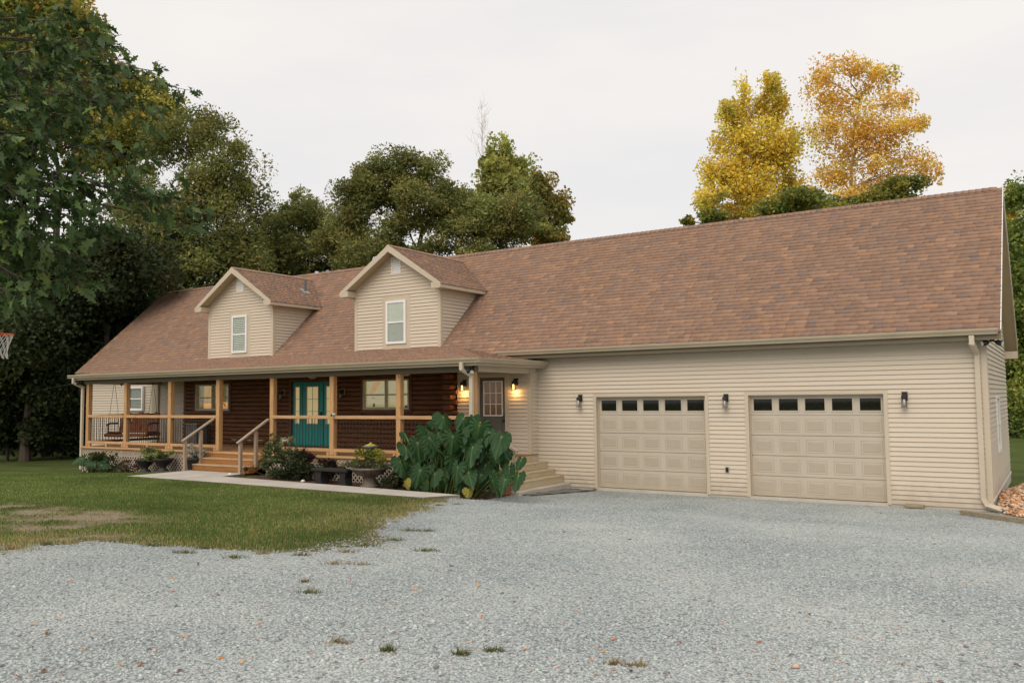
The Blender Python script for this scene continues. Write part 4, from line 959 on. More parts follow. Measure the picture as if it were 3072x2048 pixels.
lantern('wall_lantern', 3.44, 0, 2.24, 'black wall lantern right of the right garage door')
lantern('wall_lantern', -6.14, SY, 2.72, 'lit lantern on the siding right of the grey side door', True)
lantern('wall_lantern', -7.86, SY, 2.72, 'lit lantern left of the side door beside the log ends', True)
lantern('wall_lantern', -15.62, -.05, 2.55, 'dark unlit lantern on log wall left of the teal door')
lantern('wall_lantern', -12.86, -.05, 2.55, 'dark unlit lantern on log wall right of the teal door')
def ceiling_lamp(x, y, label):
    t = thing('ceiling_lamp', label, 'ceiling lamp', (x, y, 3.17))
    MB().lathe([(.07, 0), (.11, -.004), (.11, -.03), (.07, -.045)], (x, y, 3.17), 18).build('canopy', 'black', t)
    MB().lathe([(.10, -.045), (.13, -.06), (.12, -.11), (.05, -.15)], (x, y, 3.17), 18).build('glass_bowl', M('frosted', (.42, .38, .28), .3), t, True)
    MB().lathe([(.05, -.15), (.035, -.165), (.008, -.19), (.0, -.20)], (x, y, 3.17), 12).build('finial', 'black', t)
p = on(603, 1152, 'Z', 3.07); ceiling_lamp(p[0], -1.5, 'glass ceiling lamp above the window near the porch swing')
p = on(937, 1142, 'Z', 3.07); ceiling_lamp(*on(937, 1142, 'Y', -1.5)[:1], -1.5, 'glass ceiling lamp in front of the teal door')
ceiling_lamp(on(1218, 1135, 'Y', -1.5)[0], -1.5, 'glass ceiling lamp right of the post with the white window behind')
def spot_cluster(name, p, label, dirs):
    t = thing(name, label, 'security light', tuple(p)); p = np.array(p, float)
    MB().lathe([(.05, 0), (.055, -.02), (.04, -.045)], p, 14).build('mount', 'black', t)
    for d in dirs:
        d = np.array(d, float)/np.linalg.norm(d); q = p+np.array([0, 0, -.05])
        MB().tube([q, q+d*.07], .014, 6).build('swivel', 'black', t)
        MB().tube([q+d*.06, q+d*.10, q+d*.17, q+d*.20], [.025, .05, .058, .058], 14).build('lamp_head', 'black', t)
        MB().tube([q+d*.201, q+d*.206], .050, 14).build('lens', 'bulboff', t)
spot_cluster('security_light', (XR+.14, -.22, 3.46), 'black twin security light under the right garage eave', [(-1, -.55, -.3), (1, -.3, -.35)])
spot_cluster('security_light', (-5.62, -3.06, 3.165), 'black security light at the porch corner by the downspout', [(.4, -1, -.7), (-.8, -.6, -.5)])
spot_cluster('security_light', (-22.40, -3.08, 3.165), 'security light at the far left porch corner', [(-.5, -1, -.4)])
# white camera on a porch post
p = np.array([PXs[5]+.17, FY-.01, 1.99]); t = thing('porch_camera', 'small white camera on the post right of the teal door', 'camera', tuple(p))
MB().tube([p+np.array([-.03, .0, -.03]), p+np.array([.02, -.02, -.02])], .018, 8).build('bracket', 'white', t)
MB().tube([p+np.array([.02, .02, -.0]), p+np.array([.03, -.10, -.02])], .036, 14).build('body', 'white', t, False)
MB().tube([p+np.array([.030, -.10, -.02]), p+np.array([.031, -.112, -.022])], .030, 14).build('lens', 'black', t)

# ================================================================== things on the porch
# swing
sx, sy = on(397, 1290, 'Y', -1.55)[0], -1.55
sw_ = thing('porch_swing', 'rustic varnished cedar porch swing at the left end of the porch', 'swing', (sx, sy, DZ)); ang = R_(20)
def rot(p, c=(sx, sy)):
    x, y, z = p; ca, sa = math.cos(ang), math.sin(ang); return (c[0]+x*ca-y*sa, c[1]+x*sa+y*ca, z)
def rmb(mb): mb.v = [rot(v) for v in mb.v]; return mb
for i in range(7):
    x = -.78+i*.225; h = .62+.05*math.sin(i*2.3); d = .03*math.sin(i*5)
    rmb(MB().prism([(x, .28, 1.34), (x+.205, .28, 1.34), (x+.205+d*.3, .44, 1.34+h+d), (x+.01, .44, 1.34+h)], (0, .035, .01))).build('back_slab', 'swing', sw_)
for i in range(4): rmb(MB().bbox(-.80, .82, -.28+i*.14, -.15+i*.14, 1.30+.012*i*0, 1.34, .008)).build('seat_slat', 'swing', sw_)
rmb(MB().tube([(-.84, .30, 1.62), (-.84, -.10, 1.63), (-.80, -.30, 1.58)], .035, 8)).build('arm', 'swing', sw_); rmb(MB().tube([(.86, .30, 1.62), (.86, -.10, 1.63), (.84, -.32, 1.58)], .035, 8)).build('arm', 'swing', sw_)
for x in (-.80, .80): rmb(MB().bbox(x-.05, x+.05, -.33, .42, 1.18, 1.30, .01)).build('side_beam', 'swing', sw_); rmb(MB().tube([(x, -.26, 1.3), (x, -.26, 1.6)], .03, 7)).build('arm_post', 'swing', sw_)
rmb(MB().tube([(-.85, -.34, 1.22), (-.3, -.35, 1.20), (.3, -.34, 1.23), (.86, -.34, 1.21)], .055, 8)).build('front_log', 'swing', sw_)
for x in (-.80, .80):
    for yy in (-.28, .34): rmb(MB().tube([(x, yy, 1.3), (x, yy*.6+.02, 2.2), (x, .03, 3.17)], .007, 5)).build('chain', 'black', sw_)
# grey cabinet and bowls
q = on(564, 1326, 'Y', -.9); cb = thing('side_cabinet', 'small grey cabinet against the siding beside the log wall', 'cabinet', (q[0], -.55, DZ))
x0 = q[0]-.35; MB().bbox(x0, x0+.62, -.75, -.30, DZ+.03, 1.58, .008).build('body', M('grey_cabinet', (.12, .115, .105), .7, .15, 5), cb)
for a_ in (x0+.03, x0+.32): MB().bbox(a_, a_+.27, -.766, -.751, DZ+.1, 1.5, .005).build('door', M('grey_cabinet_door', (.14, .135, .12), .7, .15, 5), cb)
MB().box(x0-.02, x0+.64, -.78, -.28, 1.582, 1.61).build('top', 'greyw', cb)
for i, (u_, lab) in enumerate(((708, 'leftmost steel dog bowl on the porch deck'), (753, 'middle steel dog bowl on the porch deck'), (786, 'rightmost steel dog bowl on the porch deck behind the leaves'))):
    q = on(u_, 1330, 'Y', -1.0); t = thing('dog_bowl', lab, 'bowl', (q[0], -1.0, DZ), 'steel dog bowls on the porch')
    MB().lathe([(.0, .012), (.11, .012), (.135, .10), (.155, .105), (.155, .10), (.14, .0), (0, 0)], (q[0], -1.0, DZ+.14), 20).build('bowl', 'steel', t, True)
    MB().ring((q[0], -1.0, DZ+.17), .15, .008).build('stand_ring', 'black', t)
    for a in range(3):
        MB().tube([(q[0]+.15*math.cos(a*2.1), -1.0+.15*math.sin(a*2.1), DZ+.17), (q[0]+.16*math.cos(a*2.1), -1.0+.16*math.sin(a*2.1), DZ)], .008, 5).build('stand_leg', 'black', t)

# ================================================================== garden objects
def urn(name, x, y, zb, prof, mat, label, cat):
    t = thing(name, label, cat, (x, y, zb)); MB().lathe(prof, (x, y, zb), 22).build('body', mat, t, True); return t
POT = [(0, 0), (.17, 0), (.19, .03), (.22, .25), (.26, .27), (.26, .32), (.235, .33), (.22, .28), (0, .27)]
URN = [(0, 0), (.17, 0), (.17, .05), (.09, .10), (.10, .15), (.22, .27), (.29, .36), (.31, .38), (.31, .41), (.26, .41), (.24, .35), (0, .33)]
def bedpt(px, py, y):
    q = on(px, py, 'Y', y); return q[0], y, float(bedz(q[0], y))
# big stone bowl with flowers and a tiered fountain behind it
x, y, z = bedpt(1108, 1440, -4.05); bowlx = x; bowly = y; bowlz = z
t = urn('stone_planter', x, y, z, [(0, 0), (.22, 0), (.22, .06), (.17, .09), (.15, .24), (.17, .28), (.33, .33), (.43, .44), (.47, .46), (.47, .50), (.43, .50), (.40, .44), (0, .43)], 'cast', 'wide cast stone planter bowl on a pedestal beside the big leaves', 'planter')
x2, y2 = on(1112, 1330, 'Y', -3.45)[0], -3.45; z2 = float(bedz(x2, y2)); fx, fy_, fz = x2, y2, z2
t = thing('garden_fountain', 'tiered stone garden fountain bowl topped with a yellow green finial', 'fountain', (x2, y2, z2))
MB().lathe([(0, 0), (.2, 0), (.2, .1), (.10, .2), (.10, .7), (.13, .8)], (x2, y2, z2), 16).build('column', 'cast', t, True)
zz = on(1112, 1345, 'Y', -3.45)[2]-.10
MB().lathe([(.10, zz-z2-.22), (.11, zz-z2-.14), (.06, zz-z2-.05), (.06, zz-z2), (.12, zz-z2+.06), (.185, zz-z2+.14), (.20, zz-z2+.15), (.20, zz-z2+.17), (.17, zz-z2+.17), (0, zz-z2+.15)], (x2, y2, z2), 22).build('upper_bowl', M('mossy_stone', (.20, .22, .20), .9, .5, 9, .2, 50, bump=.5), t, True)
MB().lathe([(.17, zz-z2+.165), (.12, zz-z2+.20), (.05, zz-z2+.22), (.018, zz-z2+.25), (0, zz-z2+.27)], (x2, y2, z2), 16).build('mossy_top', M('moss_yellow', (.40, .34, .08), .95, .4, 14, .2, 50, bump=.8), t, True)
# dark stone bench
x, y, z = bedpt(1000, 1440, -4.2); t = thing('garden_bench', 'low dark stone bench in the bed left of the planter bowl', 'bench', (x, y, z))
MB().bbox(x-.62, x+.62, y-.17, y+.17, z+.34, z+.41, .012).build('seat', 'dark_stone', t)
for dx in (-.42, .42): MB().prism([(x+dx-.13, y-.12, z-.02), (x+dx+.13, y-.12, z-.02), (x+dx+.09, y-.12, z+.2), (x+dx+.12, y-.12, z+.34), (x+dx-.12, y-.12, z+.34), (x+dx-.09, y-.12, z+.2)], (0, .24, 0)).build('leg', 'dark_stone', t)
POTS = {}
for key, (px, py, yy, prof, mat, lab) in dict(
    a=(435, 1417, -3.45, URN, 'pot', 'dark pedestal urn left of the front steps, nearer the swing'), b=(489, 1417, -3.42, [(r*1.0, h) for r, h in URN], 'pot', 'dark pedestal urn left of the front steps, nearer the stairs'),
    c=(582, 1400, -3.42, [(r*.95, h*1.15) for r, h in POT], 'pot', 'black round pot of silvery leaves beside the left stair post'), d=(920, 1400, -3.5, [(r*.8, h*1.1) for r, h in POT], 'cast', 'brown pot with dark red leaves under the railing'),
    e=(1497, 1380, -2.75, [(r*.9, h*1.1) for r, h in POT], 'terracotta', 'terracotta pot by the side steps behind the big leaves')).items():
    x, y, z = bedpt(px, py, yy); 
    if key == 'e': z = .14; x = -5.0; y = -2.75; z = gz(x, y)+.02
    urn('garden_urn' if key in 'ab' else 'flower_pot', x, y, z, prof, mat, lab, 'pot'); POTS[key] = (x, y, z+max(h for r, h in prof))
# small solar path light by the stair post
x, y, z = bedpt(733, 1425, -4.0); x = -12.72; y = -3.98; z = gz(x, y); t = thing('path_light', 'small solar path light beside the right stair post', 'garden light', (x, y, z))
MB().tube([(x, y, z), (x, y, z+.16)], .012, 6).build('stake', 'black', t); MB().lathe([(.05, .16), (.055, .24), (.075, .25), (.02, .29)], (x, y, z), 12).build('head', 'bronze', t)
# small white garden stones
for i, (px, py, yy) in enumerate(((909, 1436, -4.3), (690, 1425, -4.1))):
    x, y, z = bedpt(px, py, yy); 
    o = MB().lathe([(0, -.02), (.05, 0), (.06, .03), (.03, .06), (0, .065)], (x, y, z), 9).build('garden_stone', 'net', None, True); tag(o, ('small white stone on the mulch in front of the shrub', 'pale stone on the paving at the foot of the right stair post')[i], 'stone')
# landscape timber and block at the right corner
a = gD(2212, 1184); b2 = gD(2352, 1204); d_ = (b2-a); b2 = a+d_*3.0
o = MB().bar((a[0], a[1], gz(a[0], a[1])+.045), (b2[0], b2[1], gz(b2[0], b2[1])+.045), .15, .12).build('landscape_timber', 'timber'); tag(o, 'weathered landscape timber edging the driveway at the garage corner', 'timber')
x = 3.55; o = MB().bbox(x-.19, x+.19, -.21, -.07, .0, .075, .01).build('wood_block', 'timber'); tag(o, 'short wooden block lying against the garage wall', 'block')
# orange stone heap beside the gable wall
n_ = 5200; rr = np.sqrt(rng.random(n_)); aa = rng.uniform(0, 2*np.pi, n_); hx, hy = 5.95, 1.9
X_ = hx+rr*np.cos(aa)*1.15; Y_ = hy+rr*np.sin(aa)*3.0; Zh = .02+.52*np.clip(1-rr, 0, 1)**.8*np.clip((6.9-X_)/1.2, .25, 1)
ok = X_ > XR+.06; P_ = np.column_stack([X_, Y_, ground(X_, Y_)+Zh])[ok]
C_ = np.array([[.62, .36, .20], [.66, .46, .31], [.50, .24, .12], [.66, .55, .42]])[rng.integers(0, 4, len(P_))]*np.exp(rng.normal(0, .15, len(P_)))[:, None]
gxx, gyy = np.meshgrid(np.linspace(XR+.05, 7.2, 22), np.linspace(-1.1, 5.0, 30)); rr2 = np.sqrt(((gxx-hx)/1.15)**2+((gyy-hy)/3.0)**2)
zz2 = ground(gxx, gyy)-.02+.52*np.clip(1-rr2, 0, 1)**.8*np.clip((6.9-gxx)/1.2, .25, 1)
Vh, Fh = grid_mesh(gxx, gyy, zz2); hp = raw_mesh('stone_heap', Vh, Fh, None, M('heap_core', (.45, .26, .15), .95, .3, 30, .2, 60, bump=.8), smooth=True); tag(hp, 'heap of orange tan stones against the gable wall', 'stone heap'); hp['kind'] = 'stuff'
o = stones_mesh(P_, .045*np.exp(rng.normal(0, .3, len(P_))), np.clip(C_, 0, 1), 'heap_stone', 'stone', .3, hp)
# basketball hoop at the left edge
rimc = pdepth(-4, 1003, 14.6); rz = rimc[2]; rx, ry = rimc[0], rimc[1]
_rl = ray(-70, 1003); bd = np.array([-_rl[1], _rl[0], 0]); bd /= np.linalg.norm(bd); gp_ = np.array([rx, ry, 0])+bd*1.65
hoop = thing('basketball_hoop', 'basketball hoop with orange rim and white net at the left edge', 'basketball hoop', (gp_[0], gp_[1], gz(gp_[0], gp_[1])))
MB().ring((rx, ry, rz), .228, .011).build('rim', 'orange', hoop, True)
bk = np.array([rx, ry, rz])+bd*.38
MB().bar(tuple(bk+np.array([0, 0, -.03])), tuple(np.array([rx, ry, rz-.03])+bd*.22), .12, .02).build('rim_bracket', 'orange', hoop)
MB().prism([tuple(bk+_f0*s*.9+np.array([0, 0, h])) for _f0 in [np.array([bd[1], -bd[0], 0])] for s, h in ((-1, -.15), (1, -.15), (1, .95), (-1, .95))], tuple(bd*.04)).build('backboard', 'white', hoop)
mb = MB(); 
for i in range(12):
    for s in (1, -1):
        pts = []
        for j, (hh, rad_) in enumerate(((0, .225), (-.10, .19), (-.20, .155), (-.30, .135), (-.42, .15))):
            q = 2*math.pi*(i+s*j*.5)/12; pts.append((rx+rad_*math.cos(q), ry+rad_*math.sin(q), rz+hh))
        mb.tube(pts, .0055, 4, False)
mb.build('net', 'net', hoop)
MB().bar(tuple(bk+bd*.04+np.array([0, 0, .3])), (gp_[0], gp_[1], rz-.15), .08, .08).bar(tuple(bk+bd*.04+np.array([0, 0, .1])), (gp_[0], gp_[1], rz-.5), .08, .08).build('support_arm', 'black', hoop)
MB().tube([(gp_[0], gp_[1], gz(gp_[0], gp_[1])), (gp_[0], gp_[1], rz-.05)], .055, 12).build('pole', 'black', hoop)
# service cable running to the left porch corner
p0 = np.array([-22.60, -3.0, 3.12]); p1 = on(-60, 1150, 'Y', 6.0); pts = [p0+(p1-p0)*s+np.array([0, 0, -.35*4*s*(1-s)]) for s in np.linspace(0, 1, 12)]
o = MB().tube(pts, .007, 5).build('service_cable', 'steel'); tag(o, 'thin pale service cable running off to the left woods', 'cable')
# ================================================================== plants
def leaf_cards(P, size, cols, name, mat, parent, droop=.35, aspect=.45, kind=None, upbias=0.0, sizevar=.3):
    """one small folded leaf (4 vertices, 2 faces) at each point of P"""
    n = len(P); d = rng.normal(0, 1, (n, 3)); d[:, 2] = d[:, 2]*.7-droop+upbias; d /= np.linalg.norm(d, axis=1)[:, None]
    s = np.cross(d, rng.normal(0, 1, (n, 3))); s /= np.linalg.norm(s, axis=1)[:, None]; nn = np.cross(d, s)
    L_ = (size*np.exp(rng.normal(0, sizevar, n)))[:, None]; W_ = L_*aspect*.5
    V_ = np.stack([P-d*L_*.5, P+s*W_-d*L_*.05+nn*W_*.35, P+d*L_*.5, P-s*W_-d*L_*.05+nn*W_*.35], 1).reshape(-1, 3)
    b0 = (np.arange(n)*4)[:, None]; F_ = np.concatenate([b0+np.array([0, 1, 2]), b0+np.array([0, 2, 3])])
    return raw_mesh(name, V_, F_, np.repeat(cols, 4, 0), mat, parent, kind=kind)
def cloud(clumps, n, sub=9, tight=.30, shell=.25):
    """points in leafy sprays spread through ellipsoidal clumps"""
    w = np.array([c[1][0]*c[1][2] for c in clumps]); w = w/w.sum(); P = []; G = []; g = 0
    for (c, r), ww in zip(clumps, w):
        m_ = max(int(n*ww), 30); k = max(sub, 3)
        a = rng.normal(0, 1, (k, 3)); a /= np.linalg.norm(a, axis=1)[:, None]; a *= (shell+(1-shell)*rng.random(k)**.5)[:, None]
        ctr = np.array(c)+a*np.array(r); idx = rng.integers(0, k, m_); sc = np.exp(rng.normal(0, .25, k))*tight
        q = rng.normal(0, 1, (m_, 3)); q /= (np.linalg.norm(q, axis=1)[:, None]+1e-6); q *= (rng.random(m_)**.45)[:, None]*1.5
        P.append(ctr[idx]+q*np.array(r)*sc[idx][:, None]); G.append(idx+g); g += k
    return np.concatenate(P), np.concatenate(G)
def colours(G, pal, prob=None, vg=.16, vl=.16):
    pal = np.array(pal); ng = G.max()+1; gp = rng.choice(len(pal), ng, p=prob); gb = np.exp(rng.normal(0, vg, ng))
    lp = rng.choice(len(pal), len(G), p=prob); use = rng.random(len(G)) < .62
    c = np.where(use[:, None], pal[gp[G]], pal[lp])*gb[G][:, None]*np.exp(rng.normal(0, vl, len(G)))[:, None]
    return np.clip(c, 0, 1)
def limb(mb, a, b_, r0, r1, n=5, wob=.06, k=6):
    a = np.array(a, float); b_ = np.array(b_, float); L_ = np.linalg.norm(b_-a); pts = [a+(b_-a)*t+(rng.normal(0, wob*L_, 3)*math.sin(math.pi*t) if 0 < t < 1 else 0)+np.array([0, 0, .06*L_*math.sin(math.pi*t)]) for t in np.linspace(0, 1, n)]
    mb.tube(pts, list(np.linspace(r0, r1, n)), k, False); return pts
def tree(name, label, depth, trunk_px, clumpsD, n, size, pal, prob=None, bark='bark', group=None, tight=.40, sub=15, dvar=1.5, aspect=.45, tr=.22, droop=.35):
    base = pdepth(trunk_px*KD, 1200, depth); gb = gz(base[0], base[1]) if base[1] < 2 else -.1
    t = thing(name, label, 'tree', (base[0], base[1], gb), group)
    sc = KD*depth/F_PX; cl = []
    for (a, b_, rx_, ry_) in clumpsD:
        c = pdepth(a*KD, b_*KD, depth+rng.uniform(-dvar, dvar)); cl.append((c, (rx_*sc, max(rx_, ry_)*sc*.9, ry_*sc)))
    P, G = cloud(cl, int(n*2.0), sub, tight)
    leaf_cards(P, size*.68, colours(G, pal, prob), 'crown', 'leaf', t, aspect=aspect, droop=droop)
    mb = MB(); top = max(c[0][2] for c in cl); cz = min(c[0][2] for c in cl)
    fork = np.array([base[0], base[1], gb+(cz-gb)*.75+.5])
    mb.tube([(base[0], base[1], gb-.2), (base[0]+.05, base[1], gb+.5), (fork+np.array([base[0], base[1], gb+.5]))/2, fork], [tr*1.35, tr*1.05, tr*.9, tr*.8], 9)
    cen = np.mean([c[0] for c in cl], 0); apex = np.array([cen[0]*.7+base[0]*.3, cen[1]*.7+base[1]*.3, cz+(top-cz)*.8])
    lp = limb(mb, fork, apex, tr*.8, tr*.2, 7, .03)
    for c, r in cl:
        k = min(range(len(lp)), key=lambda i: abs(lp[i][2]-(c[2]-1.2))); pp = limb(mb, lp[k], c, tr*.32, tr*.08, 5, .05, 5)
        for _ in range(3): limb(mb, pp[rng.integers(2, 5)], np.array(c)+rng.normal(0, .55, 3)*np.array(r), tr*.1, tr*.03, 4, .06, 4)
    mb.build('trunk', bark, t); return t
OLIVE = [(.275, .275, .085), (.205, .235, .072), (.34, .305, .10), (.145, .18, .058)]
DARK_SHADE = [(.040, .060, .024), (.055, .075, .028), (.030, .047, .019), (.08, .085, .03)]  # deep forest shade is put into these leaf colours
YG = [(.34, .33, .07), (.26, .28, .06), (.42, .34, .07), (.17, .21, .05)]
tree('willow_oak', 'tall olive green oak left of the house whose crown slopes down to the roof', 44, 400, [(470, 305, 60, 55), (525, 385, 60, 70), (560, 470, 48, 70), (470, 440, 75, 60), (400, 330, 70, 60), (395, 520, 90, 80), (540, 560, 70, 70), (450, 620, 110, 70), (340, 590, 90, 80), (300, 480, 70, 70), (580, 620, 60, 50)], 36000, .26, OLIVE, [.3, .3, .2, .2])
tree('tulip_tree', 'tall yellow green tulip tree with orange light in some leaf colours at the top left corner', 47, 120, [(115, 30, 75, 70), (30, 15, 80, 60), (175, 60, 45, 60), (195, 130, 60, 60), (245, 190, 55, 60), (300, 205, 50, 45), (345, 215, 40, 40), (150, 200, 80, 80), (50, 150, 90, 80), (310, 285, 75, 60), (380, 280, 50, 45), (60, 280, 90, 80), (200, 320, 90, 70), (290, 350, 70, 60)], 30000, .28, YG+[(.72, .36, .05), (.78, .44, .07)], [.30, .27, .21, .19, .015, .015], aspect=.8)  # the two orange tones paint low sun onto some leaves
tree('sun_tinted_treetop', 'small treetop with orange sunlight in its leaf colours in the upper left corner of the view', 50, 40, [(20, 12, 55, 28), (70, 30, 40, 24), (130, 95, 22, 42), (105, 40, 30, 26)], 3200, .28, [(.90, .46, .07), (.92, .56, .10), (.70, .44, .09)], aspect=.8)  # separate crown added to carry the orange treetop light in its colours
tree('shade_maple', 'maple with deep shade in its leaf colours left of the roof behind the hoop', 37.5, 250, [(250, 700, 90, 80), (330, 790, 70, 60), (190, 640, 110, 80), (120, 740, 100, 80), (60, 620, 110, 90), (300, 600, 90, 70)], 22000, .25, DARK_SHADE, aspect=.8)
tree('understory_tree', 'leafy tree with shade in its leaf colours at the far left behind the basketball net', 39, 60, [(60, 850, 100, 70), (150, 900, 70, 50), (20, 960, 90, 60), (120, 990, 60, 40), (-60, 800, 100, 110), (210, 850, 60, 60)], 14000, .25, DARK_SHADE, aspect=.8)
tree('background_oak', 'smaller olive oak between the left trees and the big centre oak', 50, 690, [(700, 478, 42, 38), (660, 510, 48, 42), (735, 540, 55, 50), (640, 575, 60, 55), (690, 600, 75, 45), (590, 610, 55, 55), (770, 590, 50, 40)], 16000, .28, OLIVE, [.25, .3, .15, .3])
tree('centre_oak', 'broad round topped oak behind the right dormer', 45, 950, [(812, 462, 48, 50), (850, 415, 55, 42), (915, 388, 58, 38), (985, 405, 52, 40), (1042, 440, 48, 45), (795, 550, 65, 50), (870, 555, 60, 38), (905, 460, 55, 35), (1010, 500, 50, 35), (1085, 505, 60, 50), (1140, 540, 68, 42), (1180, 490, 58, 50), (1085, 570, 50, 25), (985, 575, 50, 25), (830, 590, 60, 30), (960, 455, 50, 36), (935, 520, 45, 26), (1065, 470, 44, 36), (1120, 490, 40, 36)], 46000, .24, OLIVE, [.32, .28, .22, .18])
tree('yellow_green_tree', 'narrow yellow green treetop rising right of the big centre oak', 52, 1155, [(1150, 348, 26, 32), (1140, 392, 48, 38), (1195, 392, 36, 30), (1175, 435, 62, 44), (1130, 470, 50, 40), (1225, 440, 34, 34)], 8000, .27, [(.40, .42, .11), (.48, .45, .12), (.30, .34, .10)], aspect=.8)
tree('turning_tree', 'sparse small tree with yellowing leaves right of the centre oak', 48, 1255, [(1248, 425, 28, 32), (1285, 470, 26, 36), (1235, 490, 40, 36), (1250, 545, 50, 22), (1295, 505, 16, 18)], 5200, .25, [(.52, .38, .10), (.28, .28, .08), (.20, .23, .07)], aspect=.8)
GOLD_SUN = [(.88, .64, .10), (.78, .60, .10), (.68, .62, .13), (.92, .68, .13), (.50, .52, .14)]  # autumn gold brightened with the warm low sun on the treetop
tree('golden_poplar', 'tulip poplar with autumn gold and low sun in its leaf colours, twin spires behind the garage roof', 55, 1740, [(1708, 215, 12, 32), (1668, 265, 20, 38), (1702, 275, 28, 42), (1776, 195, 22, 32), (1768, 255, 36, 45), (1690, 340, 45, 50), (1760, 340, 50, 55), (1815, 340, 26, 42), (1655, 405, 40, 42), (1725, 420, 58, 48), (1800, 425, 38, 42), (1640, 465, 40, 30), (1715, 485, 60, 26), (1785, 480, 50, 26)], 15500, .24, GOLD_SUN, [.3, .28, .2, .12, .1], bark='barkw', aspect=.85, tight=.46, sub=13)
ORG_SUN = [(.93, .58, .15), (.90, .64, .15), (.80, .60, .15), (.93, .50, .14), (.56, .50, .14)]  # autumn orange with the glow of low sun put into the colours
tree('orange_poplar', 'taller poplar with autumn orange and low sun in its leaf colours, right of the golden one', 58, 1960, [(1880, 175, 34, 32), (1945, 160, 42, 24), (2015, 180, 42, 34), (2055, 235, 34, 36), (1930, 230, 55, 40), (1995, 270, 50, 42), (1888, 300, 34, 42), (2070, 300, 40, 28), (1940, 335, 52, 42), (2020, 350, 52, 38), (2110, 285, 22, 24), (1905, 400, 42, 40), (1990, 415, 52, 32), (2080, 385, 42, 34), (2135, 400, 20, 34), (1960, 460, 50, 24)], 10000, .23, ORG_SUN, [.3, .26, .2, .14, .1], bark='barkw', aspect=.85, tight=.50, sub=10)
tree('green_thicket_tree', 'low green tree under the orange and golden poplars above the roof', 50, 1930, [(1820, 465, 60, 28), (1890, 480, 55, 24), (1990, 455, 45, 26), (2065, 440, 50, 28), (1940, 490, 70, 20), (1580, 508, 14, 12), (1640, 500, 30, 14)], 9000, .26, [(.20, .25, .06), (.27, .29, .07), (.14, .19, .05), (.46, .37, .07)], aspect=.8)
tree('edge_maple', 'green tree with yellow tips beside the gable at the right edge', 46, 2360, [(2345, 450, 30, 40), (2335, 560, 36, 60), (2350, 690, 45, 80), (2345, 830, 45, 70), (2360, 930, 40, 60), (2400, 600, 60, 120), (2400, 820, 60, 100), (2320, 640, 30, 60), (2322, 780, 30, 60)], 20000, .25, [(.25, .31, .07), (.17, .24, .055), (.34, .37, .08), (.12, .18, .05)], aspect=.8)
tree('yellow_sapling', 'small yellow orange leaved tree between gable and right edge tree', 52, 2318, [(2318, 470, 16, 30), (2322, 510, 18, 24)], 1500, .25, [(.62, .40, .04), (.55, .28, .03)], aspect=.8)
# leafless tree top
bt = pdepth(1108*KD, 1200, 54); t = thing('bare_tree', 'leafless twiggy treetop above the right side of the centre oak', 'tree', (bt[0], bt[1], -.1)); mb = MB(); sc = KD*54/F_PX
P0 = pdepth(1108*KD, 420*KD, 54); P1 = pdepth(1106*KD, 243*KD, 54); mb.tube([(bt[0], bt[1], -.1), P0, (P0+P1)/2, P1], [.10, .035, .018, .005], 6)
for i in range(26):
    s = rng.uniform(.1, .95); p = P0+(P1-P0)*s; ln = (1-s)*38*sc+8*sc; q = p+np.array([rng.normal(0, .45)*ln, rng.normal(0, .4)*ln, ln*rng.uniform(.7, 1.3)]); pp = limb(mb, p, q, .010, .004, 4, .05, 4)
    for _ in range(3): r_ = pp[rng.integers(1, 4)]; limb(mb, r_, r_+np.array([rng.normal(0, .3), rng.normal(0, .3), rng.uniform(.2, .9)]), .009, .004, 3, .05, 4)
mb.build('branches', M('pale_twig', (.62, .56, .52), .9, .1), t)
# dark woods that close the view on both sides
def woods(name, label, x0, x1, y0, y1, zt, n, pal, size=.5):
    P = np.column_stack([rng.uniform(x0, x1, n), rng.uniform(y0, y1, n), rng.random(n)**1.1*zt-.3]); G = (np.floor(P[:, 0]/1.7)*31+np.floor(P[:, 1]/1.7)*17+np.floor(P[:, 2]/1.3)).astype(int); G = G-G.min()
    o = leaf_cards(P, size, colours(G, pal, None, .3, .2), name, 'leaf', None, kind='stuff', aspect=.7); o['label'] = label; o['category'] = 'woods'; return o
woods('left_woods', 'woods with forest shade in the leaf colours, closing the view left of the porch', -75, -29, 2, 34, 11, 95000, [(.020, .028, .012), (.028, .038, .014), (.014, .02, .009)], .36)  # leaf colours darkened to hold the shade of the woods
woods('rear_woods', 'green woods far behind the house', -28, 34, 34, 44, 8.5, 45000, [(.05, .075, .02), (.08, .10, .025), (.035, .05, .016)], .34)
# trunks standing in the left woods
for i, (a, dp, r_) in enumerate(((16, 39.5, .07), (268, 41, .17), (-40, 38, .2), (100, 43, .16))):
    b0 = pdepth(a*KD, 1380, dp); zb = gz(b0[0], b0[1]); t = thing('forest_tree', ('bare dark trunk at the very left edge of the woods', 'dark trunk just left of the roof edge', 'thick dark trunk beyond the left frame edge', 'thin dark trunk in the left woods between the others')[i], 'tree', (b0[0], b0[1], zb))
    mb = MB(); mb.tube([(b0[0], b0[1], zb-.2), (b0[0]+.1, b0[1], zb+3), (b0[0]-.05, b0[1]+.1, zb+7)], [r_*1.2, r_, r_*.7], 9); limb(mb, (b0[0]+.1, b0[1], zb+4), (b0[0]+2.2, b0[1]+.5, zb+7), r_*.4, .03); mb.build('trunk', 'bark', t)

